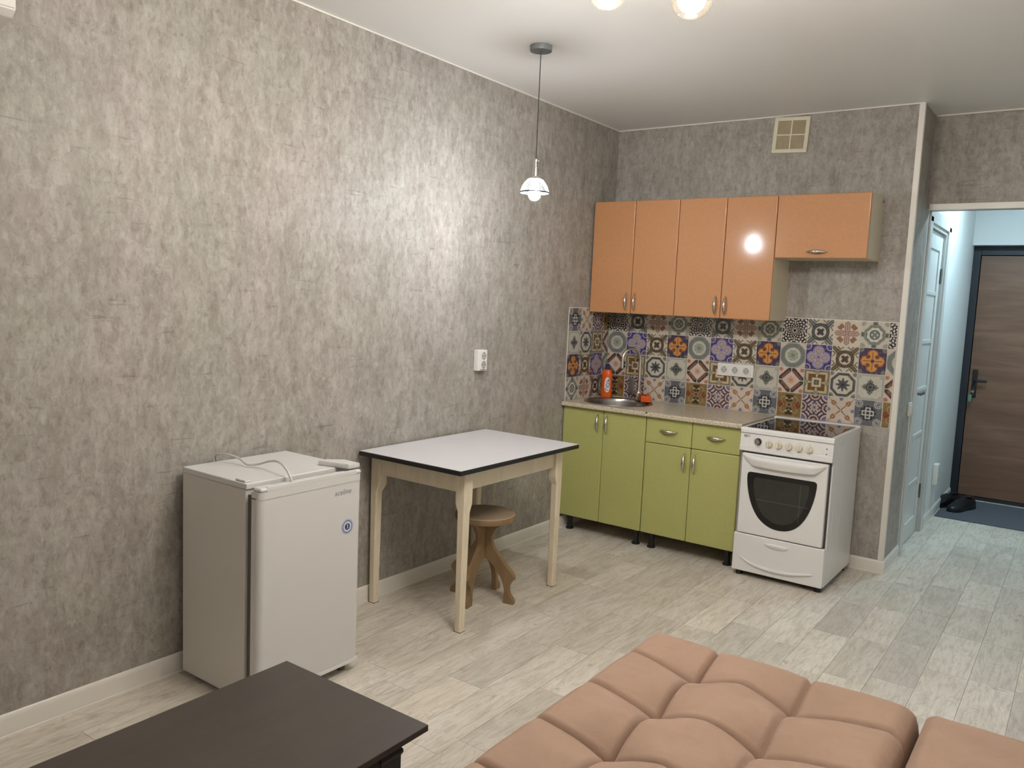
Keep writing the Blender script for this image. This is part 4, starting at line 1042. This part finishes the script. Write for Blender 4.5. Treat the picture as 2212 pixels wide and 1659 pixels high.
# ------------------------------------------------------------------ chandelier with six globes
CHX, CHY, CHZ = 1.727, -2.943, 2.372
ch = thing('chandelier', 'ceiling chandelier with glowing glass globes at the top of the picture', 'lamp', (CHX, CHY, H))
bm = bm_new(); lathe(bm, [(.03, -.045), (.075, -.035), (.08, -.001)], 32); obj('ceiling_rose', bm, M_BRONZE, ch)
bm = bm_new(); lathe(bm, [(.014, -.20), (.03, -.19), (.03, -.16), (.009, -.15), (.009, -.04)], 20); obj('stem', bm, M_BRONZE, ch)
gz = CHZ - H
a0 = math.atan2(-2.700 - CHY, 1.708 - CHX)
for k in range(6):
    a = a0 + k * PI / 3; x, y = .243 * math.cos(a), .243 * math.sin(a); gz = CHZ - H + (.020 if k == 1 else 0)
    bm = bm_new(); tube(bm, spline([(.02 * math.cos(a), .02 * math.sin(a), -.175), (x * .5, y * .5, -.150), (x * .9, y * .9, -.158), (x, y, -.185)], 5), .006, 8)
    lathe(bm, [(.012, -.175), (.021, -.185), (.021, -.222), (.017, -.228)], 16, (x, y, 0)); arm = obj('arm', bm, M_BRONZE, ch)
    bm = bm_new(); n_ = 24; pr_ = [(.060 * math.sin(t_), gz + .060 * math.cos(t_)) for t_ in [R(20) + (PI - R(22)) * i / 20 for i in range(21)]]
    lathe(bm, pr_, 32, (x, y, 0), cap=False); obj('glass_globe', bm, M_GLOBE, arm)
    bm = bm_new(); lathe(bm, [(.012, -.226), (.016, -.240), (.026, -.262), (.027, -.276), (.020, -.292), (.004, -.300)], 16, (x, y, 0)); obj('bulb', bm, M_BULB_G, arm)

# ------------------------------------------------------------------ air conditioner (corner of it shows top left)
ac = thing('air_conditioner', 'white wall-mounted air conditioner at the top left edge, only its corner showing', 'air conditioner', (.001, -3.878, 2.172))
bm = bm_new(); prism(bm, [(0, .03), (.045, .0), (.185, .038), (.205, .060), (.208, .26), (.19, .285), (0, .285)][::-1], -.80, 0, 'y'); 
bmesh.ops.bevel(bm, geom=bm.edges[:], offset=.004, segments=2, affect='EDGES'); obj('casing', bm, M_SOCKET, ac)
bx('air_flap', M_GREY, ac, (.06, .17, -.76, -.04, .0075, .012), .001, 1).rotation_euler = (0, -R(15), 0)

# ------------------------------------------------------------------ doormat and shoes
bm = bm_new(); box(bm, 0, .94, 0, .80, .0005, .008, .003); dm = tag(obj('doormat', bm, M_MAT, None, (WX + .016, 1.755, 0)), 'flat grey-blue doormat in front of the brown entrance door', 'doormat')
def shoe(loc, rz, label):
    t = thing('shoe', label, 'shoe', loc, rz, 'black shoes on the doormat'); t.scale = (1.12, 1.15, 1.2)
    L = .28; outline = [(0, -.030), (.03, -.036), (.10, -.036), (.18, -.045), (.235, -.040), (.268, -.020), (.272, .005), (.255, .030), (.20, .042), (.12, .034), (.04, .034), (0, .028), (-.008, 0)]
    bm = bm_new(); sp2 = spline([(a, b, 0) for a, b in outline] + [(0, -.030, 0)], 3)[:-1]; prism(bm, [(p.x, p.y) for p in sp2], 0, .016, 'z'); box(bm, -.006, .065, -.031, .031, 0.0, .018, .004); obj('sole', bm, M_BLACK, t)
    bm = bm_new(); rings = []
    for x, hw, h, yo in ((-.004, .028, .070, 0), (.03, .034, .078, 0), (.08, .035, .078, 0), (.12, .037, .082, -.001), (.16, .041, .072, -.002), (.20, .042, .056, -.001), (.24, .036, .044, -.002), (.262, .022, .034, -.004), (.270, .008, .026, -.006)):
        rings.append([bm.verts.new((x, yo + hw * math.cos(a), .015 + (h - .015) * max(0, math.sin(a)) ** .75)) for a in [PI * i / 10 for i in range(11)]])
    for A, B in zip(rings, rings[1:]):
        for i in range(10): bm.faces.new((A[i], A[i + 1], B[i + 1], B[i]))
    bm.faces.new(rings[0]); bm.faces.new(rings[-1][::-1])
    for A, B in zip(rings, rings[1:]): bm.faces.new((A[0], B[0], B[10], A[10]))
    bmesh.ops.recalc_face_normals(bm, faces=bm.faces); u = obj('upper', bm, M_SHOE, t, ang=60)
    bm = bm_new(); lathe(bm, [(.024, .0775), (.026, .0805), (.022, .0835)], 20, (.045, 0, 0)); 
    for v in bm.verts: v.co.x = .045 + (v.co.x - .045) * 1.7
    obj('collar', bm, M_SHOE, u); return t
shoe((1.975, 2.300, .0082), R(-118), 'black leather shoe against the corridor wall, left one of the pair')
shoe((2.080, 2.240, .0082), R(-112), 'black leather shoe on the doormat, right one of the pair')
